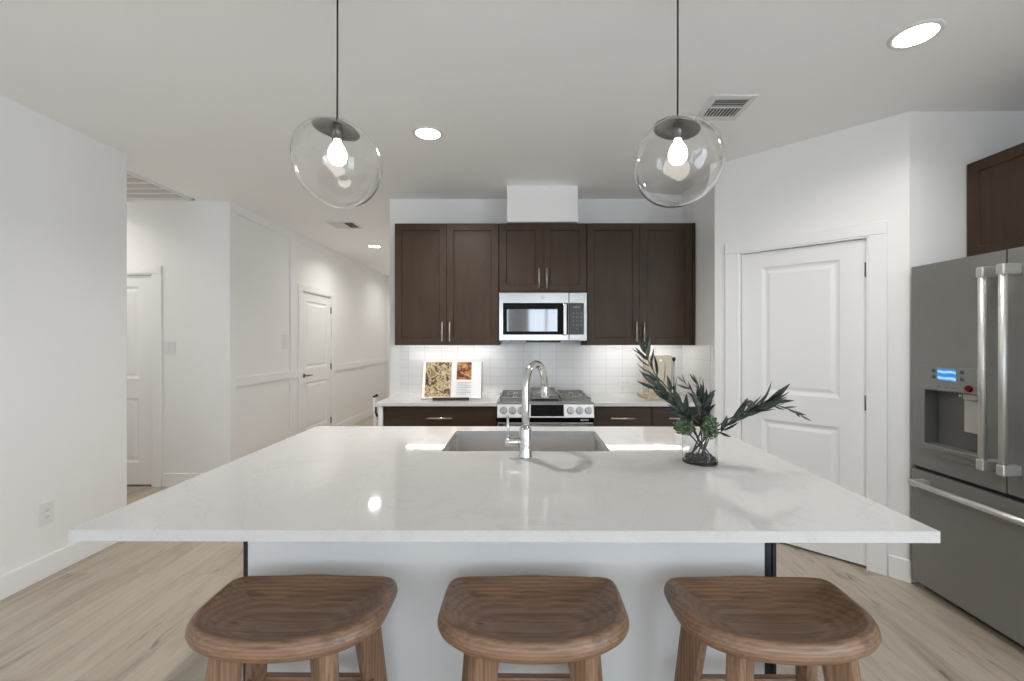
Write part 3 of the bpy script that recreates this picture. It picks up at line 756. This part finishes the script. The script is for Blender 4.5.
def rail_bm(p, q):
    bm = nb(); d = (q-p).normalized(); u = Vector((-d.y, d.x, 0)); up = Vector((0, 0, 1)); rings = []
    for c in (p, q):
        rings.append([bm.verts.new(c+u*a+up*b) for a, b in ((.010, -.018), (.012, -.012), (.012, .012), (.010, .018), (-.010, .018), (-.012, .012), (-.012, -.012), (-.010, -.018))])
    for k in range(8): bm.faces.new((rings[0][k], rings[0][(k+1) % 8], rings[1][(k+1) % 8], rings[1][k]))
    bm.faces.new(rings[0][::-1]); bm.faces.new(rings[1]); return bm
def make_stool():
    t = thing('bar_stool', 'walnut saddle-seat stool, leftmost of three at the island', 'stool', (0, 0, 0), 0, 'wooden stools at the island')
    obj('seat', seat_bm(), M['walnut'], t, smooth=True)
    for sx in (-1, 1):
        for sy in (-1, 1): obj('leg', leg_bm(sx, sy), M['walnutleg'], t)
    for a, b, z in (((-1, 1), (1, 1), .335), ((-1, -1), (1, -1), .20), ((-1, -1), (-1, 1), .345), ((1, -1), (1, 1), .345)):
        obj('stretcher', rail_bm(lp(*a, z), lp(*b, z)), M['walnut'], t)
    return t
st = make_stool()
for i, (x, lab) in enumerate(((-.656, 'walnut saddle-seat stool, leftmost of three at the island'), (.027, 'walnut saddle-seat stool, middle of three in front of the sink'), (.70, 'walnut saddle-seat stool, rightmost of three, nearest the fridge'))):
    o = st if i == 0 else copy_tree(st)
    o.location = (x, 1.275, 0); o['label'] = lab

# ------------------------------------------------------------------ refrigerator (local x from the pantry corner towards the viewer, front -y)
def make_fridge():
    loc = Vector((2.221, 2.588, 0)); t = thing('refrigerator', 'slate grey french-door refrigerator with bar handles and water dispenser', 'refrigerator', loc, R(-90))
    W = .975; H = 1.823; xm = .508; O = lambda n, bm, m, p=t, **k: obj(n, bm, m, p, local=True, **k)
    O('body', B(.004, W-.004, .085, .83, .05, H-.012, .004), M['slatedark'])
    O('base_grille', B(.01, W-.01, .07, .5, .0, .05, .002), M['blackmat'])
    z0 = .700
    # left door with dispenser recess
    rx0, rx1, rz0, rz1 = .083, .381, .836, 1.138
    bm = nb(); xs = [(.0, rx0), (rx1, xm-.0025)]
    for a, b in xs: box(bm, a, b, 0, .08, z0, H, 0)
    box(bm, rx0, rx1, 0, .08, rz1, H); box(bm, rx0, rx1, 0, .08, z0, rz0); box(bm, rx0, rx1, .075, .08, rz0, rz1)
    bmesh.ops.remove_doubles(bm, verts=bm.verts[:], dist=.0001)
    ld = O('door', bm, M['slate'])
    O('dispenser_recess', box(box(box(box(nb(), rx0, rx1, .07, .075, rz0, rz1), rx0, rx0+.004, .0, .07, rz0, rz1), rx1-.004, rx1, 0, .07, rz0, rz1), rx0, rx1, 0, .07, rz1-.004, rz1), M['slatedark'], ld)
    tr = nb(); box(tr, rx0, rx1, -.012, .068, rz0-.022, rz0+.004, .003); box(tr, rx0-.02, rx1+.02, -.004, .002, rz0-.055, rz0-.02, .002)
    O('drip_tray', tr, M['slate'], ld)
    bz = nb(); box(bz, rx0-.022, rx1+.022, -.006, .002, rz1, rz1+.128, .003)
    cp = O('control_panel', bz, M['slate'], ld)
    O('screen', B(.170, .271, -.0085, -.005, 1.193, 1.256, .001), M['screen'], cp)
    for bx in (.147, .304):
        for bzz in (1.208, 1.242):
            k = nb(); tube(k, [(bx, -.005, bzz), (bx, -.009, bzz)], .0095, 16); O('button', k, M['buttonblue'], cp)
    mk = nb()
    for i in range(3): box(mk, .165+i*.042, .187+i*.042, -.0072, -.005, 1.157, 1.161)
    O('panel_marks', mk, M['keymark'], cp)
    kn = nb(); tube(kn, [(.343, -.005, 1.165), (.343, -.012, 1.165)], .017, 20); tube(kn, [(.343, -.012, 1.165), (.343, -.022, 1.165)], [.014, .012], 20)
    O('knob', kn, M['red'], ld, label='dark red dispenser knob')
    pd = nb(); box(pd, .287, .360, .018, .03, .940, 1.105, .004); box(pd, .287, .360, .010, .035, 1.105, 1.134, .004)
    O('paddle', pd, M['paddlesteel'], ld, label='stainless water paddle')
    sp = nb(); tube(sp, [(.262, .03, 1.137), (.262, .03, 1.115)], .011, 12); O('spout', sp, M['chrome'], ld)
    rd = O('door', B(xm+.0025, W, 0, .08, z0, H, .004, 2), M['slate'])
    O('gasket', B(.01, W-.01, .02, .09, .674, z0+.002), M['blackmat'])
    dr = O('freezer_drawer', B(0, W, 0, .085, .045, .678, .004, 2), M['slate'])
    def bar(p, q, ax):
        bm = nb(); d = (Vector(q)-Vector(p)).normalized(); tube(bm, [p, q], .0155, 20)
        for e, s in ((Vector(p), 1), (Vector(q), -1)):
            c = e+d*s*.022
            if ax == 'z': box(bm, c.x-.017, c.x+.017, -.085, .001, c.z-.025, c.z+.025, .006, 2)
            else: box(bm, c.x-.025, c.x+.025, -.085, .001, c.z-.017, c.z+.017, .006, 2)
        return bm
    O('handle', bar((xm-.043, -.068, .80), (xm-.043, -.068, 1.747), 'z'), M['handlesteel'], ld, label='stainless bar handle')
    O('handle', bar((xm+.048, -.068, .80), (xm+.048, -.068, 1.747), 'z'), M['handlesteel'], rd, label='stainless bar handle')
    O('handle', bar((.075, -.068, .620), (W-.075, -.068, .620), 'x'), M['handlesteel'], dr, label='stainless bar handle')
M['buttonblue'] = plain('panel_button', S(70, 82, 110), .3, .3, grain=.1)
make_fridge()

# ------------------------------------------------------------------ pendants
def make_pendant(x, label, ex, tilt, seed):
    y, zc, r = 1.68, 2.068, .160
    t = thing('pendant_light', label, 'pendant lamp', (x, y, ZC), 0, 'glass globe pendants over the island')
    k = nb(); lathe(k, [(0, .0), (.06, 0), (.06, -.008), (.054, -.012), (.0, -.013)], 32, (x, y, ZC)); obj('canopy', k, M['grey'], t)
    obj('cord', T([(x, y, ZC-.010), (x, y, 2.45), (x-.001, y, zc+.14)], .0035, 8), M['cord'], t)
    # glass globe: slightly uneven blown shell with an opening at the top
    def sph(rad):
        prof = []; n = 40
        for i in range(n+1):
            a = R(22)+(math.pi-R(22))*i/n; prof.append((max(0, rad*math.sin(a)) if i < n else 0, rad*math.cos(a)))
        return prof
    bm = nb(); po = sph(r); pi_ = sph(r-.0028); lathe(bm, po+pi_[::-1]+po[:1], 64)
    bmesh.ops.remove_doubles(bm, verts=bm.verts[:], dist=1e-6)
    rot = Matrix.Rotation(tilt, 3, 'Y'); inv = rot.inverted()
    for v in bm.verts:
        q = inv @ v.co; q = Vector((q.x*ex[0], q.y*ex[1], q.z*ex[2])); q = rot @ q
        f = 1+.012*math.sin(3*math.atan2(q.z, q.x)+seed)
        v.co = q*f+Vector((x, y, zc))
    o = bm.faces
    obj('globe', bm, M['globe'], t, smooth=True)
    cp = nb(); lathe(cp, [(0, .0), (.012, .0), (.03, -.004), (.066, -.016), (.086, -.032), (.084, -.036), (.062, -.026), (.03, -.014), (0, -.012)], 40)
    cp.transform(Matrix.Translation((x, y, zc+.158)) @ Matrix.Rotation(R(9), 4, 'Y')); obj('cap', cp, M['grey'], t)
    sk = nb(); lathe(sk, [(0, .147), (.014, .147), (.018, .143), (.02, .138), (.02, .088), (.0, .088)], 24, (x, y, zc)); obj('socket', sk, M['grey'], t)
    b = nb(); lathe(b, [(0, .09), (.013, .09), (.014, .08), (.018, .072), (.027, .058), (.0335, .04), (.0345, .026), (.031, .010), (.022, -.002), (.010, -.007), (0, -.008)], 28, (x, y, zc)); obj('bulb', b, M['bulb'], t)
    return t
make_pendant(-.696, 'clear glass globe pendant hanging over the left half of the island', (.955, .99, 1.055), R(-42), .4)
make_pendant(.575, 'clear glass globe pendant hanging over the right half of the island', (.99, 1.0, 1.03), R(35), 2.0)

# ------------------------------------------------------------------ recessed lights, vents
def downlight(x, y, label, power):
    t = thing('recessed_light', label, 'ceiling light', (x, y, ZC), 0, 'round recessed ceiling lights')
    k = nb(); lathe(k, [(.098, .0), (.096, -.005), (.08, -.007), (.076, -.003), (.076, .0)], 40, (x, y, ZC)); obj('trim_ring', k, M['vent'], t)
    k = nb(); lathe(k, [(.077, .0), (.077, -.004), (0, -.0045)], 40, (x, y, ZC)); obj('lens', k, M['lamp'], t)
    li = bpy.data.lights.new('downlight', 'AREA'); li.shape = 'DISK'; li.size = .15; li.energy = power; li.color = (1, .96, .91); li.spread = R(150)
    lo = bpy.data.objects.new('downlight', li); C.objects.link(lo); lo.parent = t; lo.location = (0, 0, -.012)
DLP = 3.6
downlight(-.613, 2.887, 'round recessed ceiling light between the two pendants', 10)
downlight(1.705, 1.966, 'large bright recessed ceiling light above the fridge', DLP)
downlight(-2.11, 6.36, 'small recessed ceiling light in the hall', 4)
downlight(-2.11, 8.55, 'added unseen ceiling light filling the far end of the hall', 2.2)  # extra lamp out of view, added to brighten the hall
downlight(-4.15, 3.78, 'recessed ceiling light in the side corridor behind the left wall', 2.4)
def make_register():
    x0, x1, y0, y1 = 1.025, 1.275, 2.44, 2.715
    t = thing('air_vent', 'white two-way ceiling air register beside the right pendant', 'vent', ((x0+x1)/2, (y0+y1)/2, ZC), 0)
    bm = nb(); z = ZC; gx0, gx1, gy0, gy1, ym = 1.06, 1.243, 2.48, 2.67, 2.567
    for a, b, c, d in ((x0, gx0, y0, y1), (gx1, x1, y0, y1), (gx0, gx1, y0, gy0), (gx0, gx1, gy1, y1), (gx0, gx1, ym-.005, ym+.005)): box(bm, a, b, c, d, z-.008, z, .002)
    obj('frame', bm, M['vent'], t)
    obj('duct', B(gx0, gx1, gy0, gy1, z-.0015, z+.0), M['ventdark'], t)
    s = nb()
    for i in range(4): yy = gy0+.012+i*.019; box(s, gx0, gx1, yy, yy+.0012, z-.0035, z-.001)
    for i in range(9): xx = gx0+.012+i*.0195; box(s, xx, xx+.003, ym+.005, gy1, z-.009, z-.001)
    obj('louvres', s, M['vent'], t)
make_register()
def make_hall_register():
    t = thing('air_vent', 'small white ceiling register in the hall', 'vent', (-2.05, 5.17, ZC)); z = ZC
    bm = nb()
    for a, b, c, d in ((-2.22, -1.90, 5.03, 5.06), (-2.22, -1.90, 5.30, 5.33), (-2.22, -2.19, 5.06, 5.30), (-1.93, -1.90, 5.06, 5.30), (-2.06, -2.04, 5.06, 5.30)): box(bm, a, b, c, d, z-.008, z, .002)
    obj('frame', bm, M['vent'], t)
    obj('duct', B(-2.04, -1.93, 5.06, 5.30, z-.0015, z), M['ventdark'], t)
    s = nb()
    for i in range(8): xx = -2.185+i*.0165; box(s, xx, xx+.012, 5.06, 5.30, z-.007, z-.001)
    obj('louvres', s, M['vent'], t)
make_hall_register()
def make_return():
    x0, x1, y0, y1 = -3.75, -3.10, 3.47, 4.235; z = ZC
    t = thing('return_grille', 'wide white return air grille in the corridor ceiling', 'vent', ((x0+x1)/2, (y0+y1)/2, z))
    bm = nb()
    for a, b, c, d in ((x0, x0+.04, y0, y1), (x1-.04, x1, y0, y1), (x0, x1, y0, y0+.035), (x0, x1, y1-.035, y1)): box(bm, a, b, c, d, z-.01, z, .002)
    obj('frame', bm, M['vent'], t)
    obj('duct', B(x0+.04, x1-.04, y0+.035, y1-.035, z-.0015, z), M['ventgrey'], t)
    s = nb()
    for i in range(5): yy = y0+.16+i*.139; box(s, x0+.04, x1-.04, yy-.012, yy+.012, z-.008, z-.001)
    obj('louvres', s, M['vent'], t)
make_return()

# ------------------------------------------------------------------ outlets, switches
def plate(name, label, cat, mat, w, h, feats):
    loc = mat.to_translation(); t = thing(name, label, cat, loc, mat.to_euler().z)
    obj('plate', B(-w/2, w/2, -.006, 0, -h/2, h/2, .002, 2), M['plastic'], t, local=True)
    for k in feats(): obj(k[0], k[1], k[2], t, local=True)
def outlet_feats(horizontal=False):
    r = []
    for s in (-1, 1):
        a = (s*.02, 0) if horizontal else (0, s*.02)
        r.append(('socket', B(a[0]-.014, a[0]+.014, -.008, -.005, a[1]-.013, a[1]+.013, .002), M['plastic']))
        sl = nb(); box(sl, a[0]-.007, a[0]-.005, -.0085, -.006, a[1]-.003, a[1]+.006); box(sl, a[0]+.005, a[0]+.007, -.0085, -.006, a[1]-.003, a[1]+.006); box(sl, a[0]-.002, a[0]+.002, -.0085, -.006, a[1]-.009, a[1]-.005)
        r.append(('slots', sl, M['slot']))
    return r
def rockers(xs):
    return [('rocker', B(x-.016, x+.016, -.010, -.005, -.033, .033, .002), M['plastic']) for x in xs]
plate('wall_outlet', 'white duplex outlet low on the left wall', 'outlet', Matrix.Translation((XL, 2.655, .378)) @ Matrix.Rotation(R(90), 4, 'Z'), .082, .13, outlet_feats)
plate('light_switch', 'white two-gang switch plate beside the corridor door', 'switch', Matrix.Translation((-3.395, YC, 1.333)), .122, .122, lambda: rockers((-.024, .024)))
plate('light_switch', 'white switch plate on the hall wall beside the vertical board', 'switch', Matrix.Translation((XL, 5.33, 1.385)) @ Matrix.Rotation(R(90), 4, 'Z'), .10, .17, lambda: rockers((0,)))
plate('wall_outlet', 'white sideways outlet in the backsplash right of the range', 'outlet', Matrix.Translation((.955, YB-.008, 1.01)), .125, .08, lambda: outlet_feats(True))

# ------------------------------------------------------------------ cookbook on a stand
def make_book():
    loc = Vector((-.60, 3.735, .922)); t = thing('cookbook', 'open cookbook showing food photos, propped on a dark stand', 'book', loc, R(2))
    Mx = Matrix.Rotation(R(-18), 4, 'X')      # lean back
    h, wd = .312, .247
    def page(sgn):
        bm = nb(); n = 8; rows = []
        for i in range(n+1):
            u = i/n; x = sgn*wd*u; y = -.004-.012*math.sin(math.pi*min(1, u*1.15)**.7)*(1-u*.6)+.0*u
            rows.append((x, y))
        a = [[bm.verts.new((x, y, z)) for x, y in rows] for z in (0, h)]; b = [[bm.verts.new((x, .012, z)) for x, y in rows] for z in (0, h)]
        for i in range(n):
            for q in (a, b): bm.faces.new((q[0][i], q[0][i+1], q[1][i+1], q[1][i]))
            for z in (0, 1): bm.faces.new((a[z][i], a[z][i+1], b[z][i+1], b[z][i]))
        for i in (0, n): bm.faces.new((a[0][i], a[1][i], b[1][i], b[0][i]))
        return bm, rows
    for sgn in (-1, 1):
        bm, rows = page(sgn); bm.transform(Mx); pg = obj('pages', bm, M['paper'], t, local=True)
        def patch(u0, u1, z0, z1, m, name):
            k = nb(); m_ = 10; q = []
            for i in range(m_+1):
                u = u0+(u1-u0)*i/m_; x = sgn*wd*u; y = -.004-.012*math.sin(math.pi*min(1, u*1.15)**.7)*(1-u*.6)-.0012
                q.append((k.verts.new((x, y, z0)), k.verts.new((x, y, z1))))
            for i in range(m_): k.faces.new((q[i][0], q[i+1][0], q[i+1][1], q[i][1]))
            r = bmesh.ops.extrude_face_region(k, geom=k.faces[:])
            for v in [e for e in r['geom'] if isinstance(e, bmesh.types.BMVert)]: v.co.y += .0009
            k.transform(Mx); obj(name, k, m, pg, local=True)
        if sgn < 0: patch(.02, .90, .012, h-.003, M['photo1'], 'recipe_photo')
        else:
            patch(.16, .66, h-.155, h-.004, M['photo2'], 'recipe_photo')
            for k in range(7): patch(.16, .62 if k % 3 else .5, .028+k*.016, .032+k*.016, M['text'], 'text_lines') if k == 99 else None
            tx = nb()
            for k in range(8):
                z = .03+k*.014; x1 = wd*(.66 if k % 3 else .5)
                box(tx, wd*.17, x1, -.0172, -.0155, z, z+.004)
            tx.transform(Mx); obj('text_lines', tx, M['text'], pg, local=True)
    c = nb(); box(c, -wd-.006, wd+.006, .012, .016, -.004, h+.004, .001); c.transform(Mx); obj('cover', c, M['cover'], t, local=True)
    s = thing('book_stand', 'dark wooden easel under the open cookbook', 'book stand', (-.60, 3.735, .907), R(2))
    k = nb(); box(k, -.15, .15, -.03, .035, .0, .012, .002); box(k, -.15, .15, -.032, -.024, .0, .026, .002)
    kk = nb(); box(kk, -.12, .12, .020, .03, .012, .24, .002); kk.transform(Matrix.Translation((0, 0, .0)) @ Matrix.Rotation(R(-18), 4, 'X'))
    obj('ledge', k, M['darkwood'], s, local=True); obj('back_rest', kk, M['darkwood'], s, local=True)
    lg = nb(); tube(lg, [(0, .10, .21), (0, .175, .006)], .008, 8); obj('prop_leg', lg, M['darkwood'], s, local=True)
make_book()

# ------------------------------------------------------------------ beige appliance on the right counter
def make_appliance():
    t = thing('countertop_appliance', 'upright beige countertop appliance with black corner knobs behind the leaves', 'appliance', (1.178, 3.93, .907)); O = lambda n, bm, m: obj(n, bm, m, t, local=True)
    O('body', B(-.105, .098, -.06, .13, .03, .365, .008, 3), M['champagne'])
    O('base', B(-.155, .135, -.19, .14, .0, .03, .006, 2), M['tan'])
    tr = nb(); box(tr, -.15, -.045, -.18, -.07, .03, .05, .004, 2); O('drip_tray', tr, M['tan'])
    p = nb(); tube(p, [(.117, -.05, .03), (.117, -.05, .35)], .009, 12); O('side_post', p, M['chrome'])
    k = nb(); tube(k, [(.117, -.05, .325), (.117, -.05, .352)], .014, 14); O('knob', k, M['blackmat'])
    k = nb(); tube(k, [(.117, -.05, .075), (.117, -.05, .10)], .014, 14); O('knob', k, M['blackmat'])
    k = nb(); tube(k, [(-.15, -.05, .348), (-.10, -.05, .352)], .008, 12); O('lever', k, M['blackmat'])
    k = nb(); tube(k, [(.0, -.059, .325), (.0, -.064, .325)], .010, 18); O('emblem', k, M['whitemark'])
    k = nb(); tube(k, [(-.09, -.10, .20), (-.09, -.10, .14)], [.022, .026], 16); tube(k, [(-.09, -.10, .19), (-.06, -.05, .19)], .012, 10); O('brew_head', k, M['blackmat'])
make_appliance()

# ------------------------------------------------------------------ slim white handle past the counter end
def make_pole():
    b = P(374.5, 417, 4.75); x, y = b.x, b.y
    t = thing('mop', 'slim white upright mop handle with black tip past the counter end', 'mop', (x, y, 0))
    obj('handle', T([(x, y, .03), (x, y, .80)], .016, 14), M['plastic'], t)
    obj('tip', T([(x-.015, y, .80), (x+.03, y, .825)], .014, 12), M['blackmat'], t)
    obj('hook', T([(x+.016, y-.01, .70), (x+.018, y-.02, .64), (x+.035, y-.02, .60)], .010, 10), M['blackmat'], t)
    obj('mop_head', B(x-.10, x+.10, y-.05, y+.05, 0, .03, .008, 2), M['plastic'], t)
make_pole()

# ------------------------------------------------------------------ vase and branches
VC = Vector((.722, 1.845, .907)); VR, VH = .069, .122
def make_vase():
    t = thing('vase', 'short clear glass cylinder vase on the island', 'vase', VC)
    bm = nb(); lathe(bm, [(0, .0), (VR-.012, 0), (VR-.005, 0), (VR-.003, 0.0002), (VR-.0008, .0012), (VR, .003), (VR, .006), (VR, .012), (VR, VH-.010), (VR, VH-.004), (VR, VH-.002), (VR-.0006, VH-.0006), (VR-.0015, VH), (VR-.0024, VH-.0006), (VR-.003, VH-.002), (VR-.003, VH-.004), (VR-.003, VH-.010), (VR-.003, .020), (VR-.003, .014), (VR-.0034, .0105), (VR-.006, .008), (VR-.012, .007), (VR-.02, .007), (0, .007)], 72, VC)
    obj('vessel', bm, M['vase'], t)
make_vase()
pb = nb()
for i in range(260):
    a, r = rnd.random()*6.283, (VR-.011)*math.sqrt(rnd.random()); q = VC+Vector((r*math.cos(a), r*math.sin(a), .0125+rnd.random()*.012))
    tm = nb(); bmesh.ops.create_icosphere(tm, subdivisions=1, radius=.0052+rnd.random()*.003); tm.transform(Matrix.Translation(q)); merge(pb, tm)
tag(obj('pebbles', pb, M['pebble'], smooth=True), 'layer of dark pebbles in the bottom of the glass vase', 'pebbles', kind='stuff')
def leaf(bm, base, d, L, W, roll, curl=.15, mi=0):
    d = d.normalized(); u, v = frame_of(d); q = Matrix.Rotation(roll, 3, d); u = q @ u; v = q @ v
    n = 7; rows = []
    for i in range(n+1):
        t = i/n; wd = W*math.sin(math.pi*(t**.8))**.85*.5 if 0 < t < 1 else .0006
        c = base+d*L*t+v*(-curl*L*t*t)
        rows.append((bm.verts.new(c-u*wd+v*wd*.25), bm.verts.new(c), bm.verts.new(c+u*wd+v*wd*.25)))
    for a, b in zip(rows, rows[1:]):
        for k in (0, 1): f = bm.faces.new((a[k], a[k+1], b[k+1], b[k])); f.smooth = True
def spline(pts, n=24):
    pts = [Vector(p) for p in pts]; out = []
    ext = [pts[0]*2-pts[1]] + pts + [pts[-1]*2-pts[-2]]; m = len(pts)-1
    for i in range(n+1):
        t = i/n*m; k = min(int(t), m-1); f = t-k; a, b, c, d = ext[k:k+4]
        out.append(.5*((2*b)+(c-a)*f+(2*a-5*b+4*c-d)*f*f+(3*b-a-3*c+d)*f**3))
    return out
def branch(label, pts, nl, L, W, start=.35, seed=1, twigs=0, spread=.75, name='leafy_branch', tipleaf=True):
    r = random.Random(seed); sp = spline(pts, 30)
    t = thing(name, label, 'branch', sp[0], 0, 'leafy branches in the vase')
    sb = nb(); tube(sb, sp, [.0034-.0023*i/30 for i in range(31)], 7)
    lb = nb()
    def leaves_on(path, nl, L, W, start, spread):
        m = len(path)-1
        for k in range(nl):
            f = start+(1-start)*k/max(1, nl-1); i = min(int(f*m), m-1); p = path[i].lerp(path[i+1], f*m-i)
            d = (path[i+1]-path[i]).normalized(); u, v = frame_of(d)
            a = k*2.4+r.uniform(-.5, .5); side = u*math.cos(a)+v*math.sin(a)
            dd = d*(1-spread*.45)+side*spread*r.uniform(.55, 1.0)+Vector((0, 0, r.uniform(-.1, .12)))
            s = r.uniform(.75, 1.15)*(1-.35*abs(f-.55))
            leaf(lb, p, dd, L*s, W*s*r.uniform(.85, 1.1), r.uniform(-1.2, 1.2), r.uniform(-.05, .25))
        if tipleaf: leaf(lb, path[-1], path[-1]-path[-2], L*.7, W*.7, r.uniform(-.5, .5), .1)
    leaves_on(sp, nl, L, W, start, spread)
    obj('stem', sb, M['stem'], t); obj('leaves', lb, M['leaf'], t)
    return t
vb = lambda dx, dy, dz=.03: VC+Vector((dx, dy, dz))
branch('tallest dark leafy branch reaching up to the left in the vase', [vb(.03, .01), vb(-.02, .0, .125), P(684, 408, 1.85), P(668, 389, 1.86), P(655, 374, 1.87), P(648, 360, 1.88), P(645, 352, 1.88)], 24, .090, .0185, .36, 3, spread=.78)
branch('dark leafy branch leaning left below the tallest one in the vase', [vb(.04, -.01), vb(-.025, -.01, .12), P(686, 416, 1.80), P(670, 400, 1.78), P(655, 386, 1.76)], 19, .10, .021, .38, 5, spread=.55)
branch('upright dark branch with small leaves rising from the middle of the vase', [vb(-.03, .01), vb(.005, .01, .12), P(702, 412, 1.86), P(696, 396, 1.87), P(684, 382, 1.88)], 15, .060, .0145, .42, 8, spread=.55)
branch('short upright branch with narrow leaves right of the middle in the vase', [vb(-.02, -.02), vb(.015, -.01, .12), P(706, 410, 1.83), P(703, 396, 1.82), P(697, 384, 1.80)], 14, .070, .0145, .45, 11, spread=.6)
branch('long dark leafy branch sweeping right toward the pantry door', [vb(-.04, .0), vb(.045, .0, .118), P(724, 427, 1.83), P(742, 414, 1.81), P(758, 406, 1.79), P(770, 401, 1.78)], 25, .110, .0225, .42, 14, spread=.42)
branch('thin drooping twig with tiny leaves, longest reach to the right', [vb(-.03, .02), vb(.045, .01, .12), P(730, 418, 1.86), P(755, 407, 1.86), P(780, 406, 1.86), P(802, 416, 1.86)], 18, .055, .0105, .6, 17, spread=.35)
branch('low leafy sprig drooping over the left rim of the vase', [vb(.02, -.02), vb(-.03, -.03, .122), P(689, 417, 1.76), P(678, 409, 1.74)], 13, .088, .019, .45, 21, spread=.7)
branch('low leafy sprig curling over the right rim of the vase', [vb(.0, -.02), vb(.04, -.02, .12), P(720, 432, 1.78), P(726, 425, 1.77)], 7, .07, .017, .55, 23, spread=.5)
branch('central leafy sprig with broad leaves between the green clusters', [vb(.01, -.01), vb(.0, -.01, .13), P(700, 424, 1.82), P(702, 410, 1.81), P(704, 402, 1.81)], 22, .085, .021, .40, 27, spread=.75)
def cluster(label, c, rr3, root, seed):
    q = random.Random(seed); rx, ry, rz = rr3
    t = thing('green_flower', label, 'flower', root, 0, 'green flower clusters in the vase')
    sb = nb(); top = c-Vector((0, 0, rz*.5)); tube(sb, spline([root, root.lerp(top, .6)+Vector((0, 0, .01)), top], 10), .003, 7)
    for k in range(10):
        a = k*2.399; e = c+Vector((math.cos(a)*rx*.6, math.sin(a)*ry*.6, rz*.2*q.uniform(-1, 1))); tube(sb, [top, e], .0013, 5)
    obj('stem', sb, M['stem'], t)
    fb = nb()
    for k in range(110):
        z = 1-2*(k+.5)/110; a = k*2.399; w_ = math.sqrt(1-z*z); f = q.uniform(.70, 1.12)
        p = c+Vector((w_*math.cos(a)*rx*f, w_*math.sin(a)*ry*f, z*rz*f))
        tm = nb(); bmesh.ops.create_icosphere(tm, subdivisions=1, radius=.0058*q.uniform(.6, 1.25)); tm.transform(Matrix.Translation(p)); merge(fb, tm)
    obj('florets', fb, M['green'], t)
cluster('rounded green flower cluster on the left of the vase', P(684, 427, 1.765), (.038, .034, .027), vb(.02, -.03), 2)
cluster('taller green flower cluster on the right of the vase rim', P(709.5, 427, 1.77), (.029, .030, .042), vb(-.01, -.035), 4)
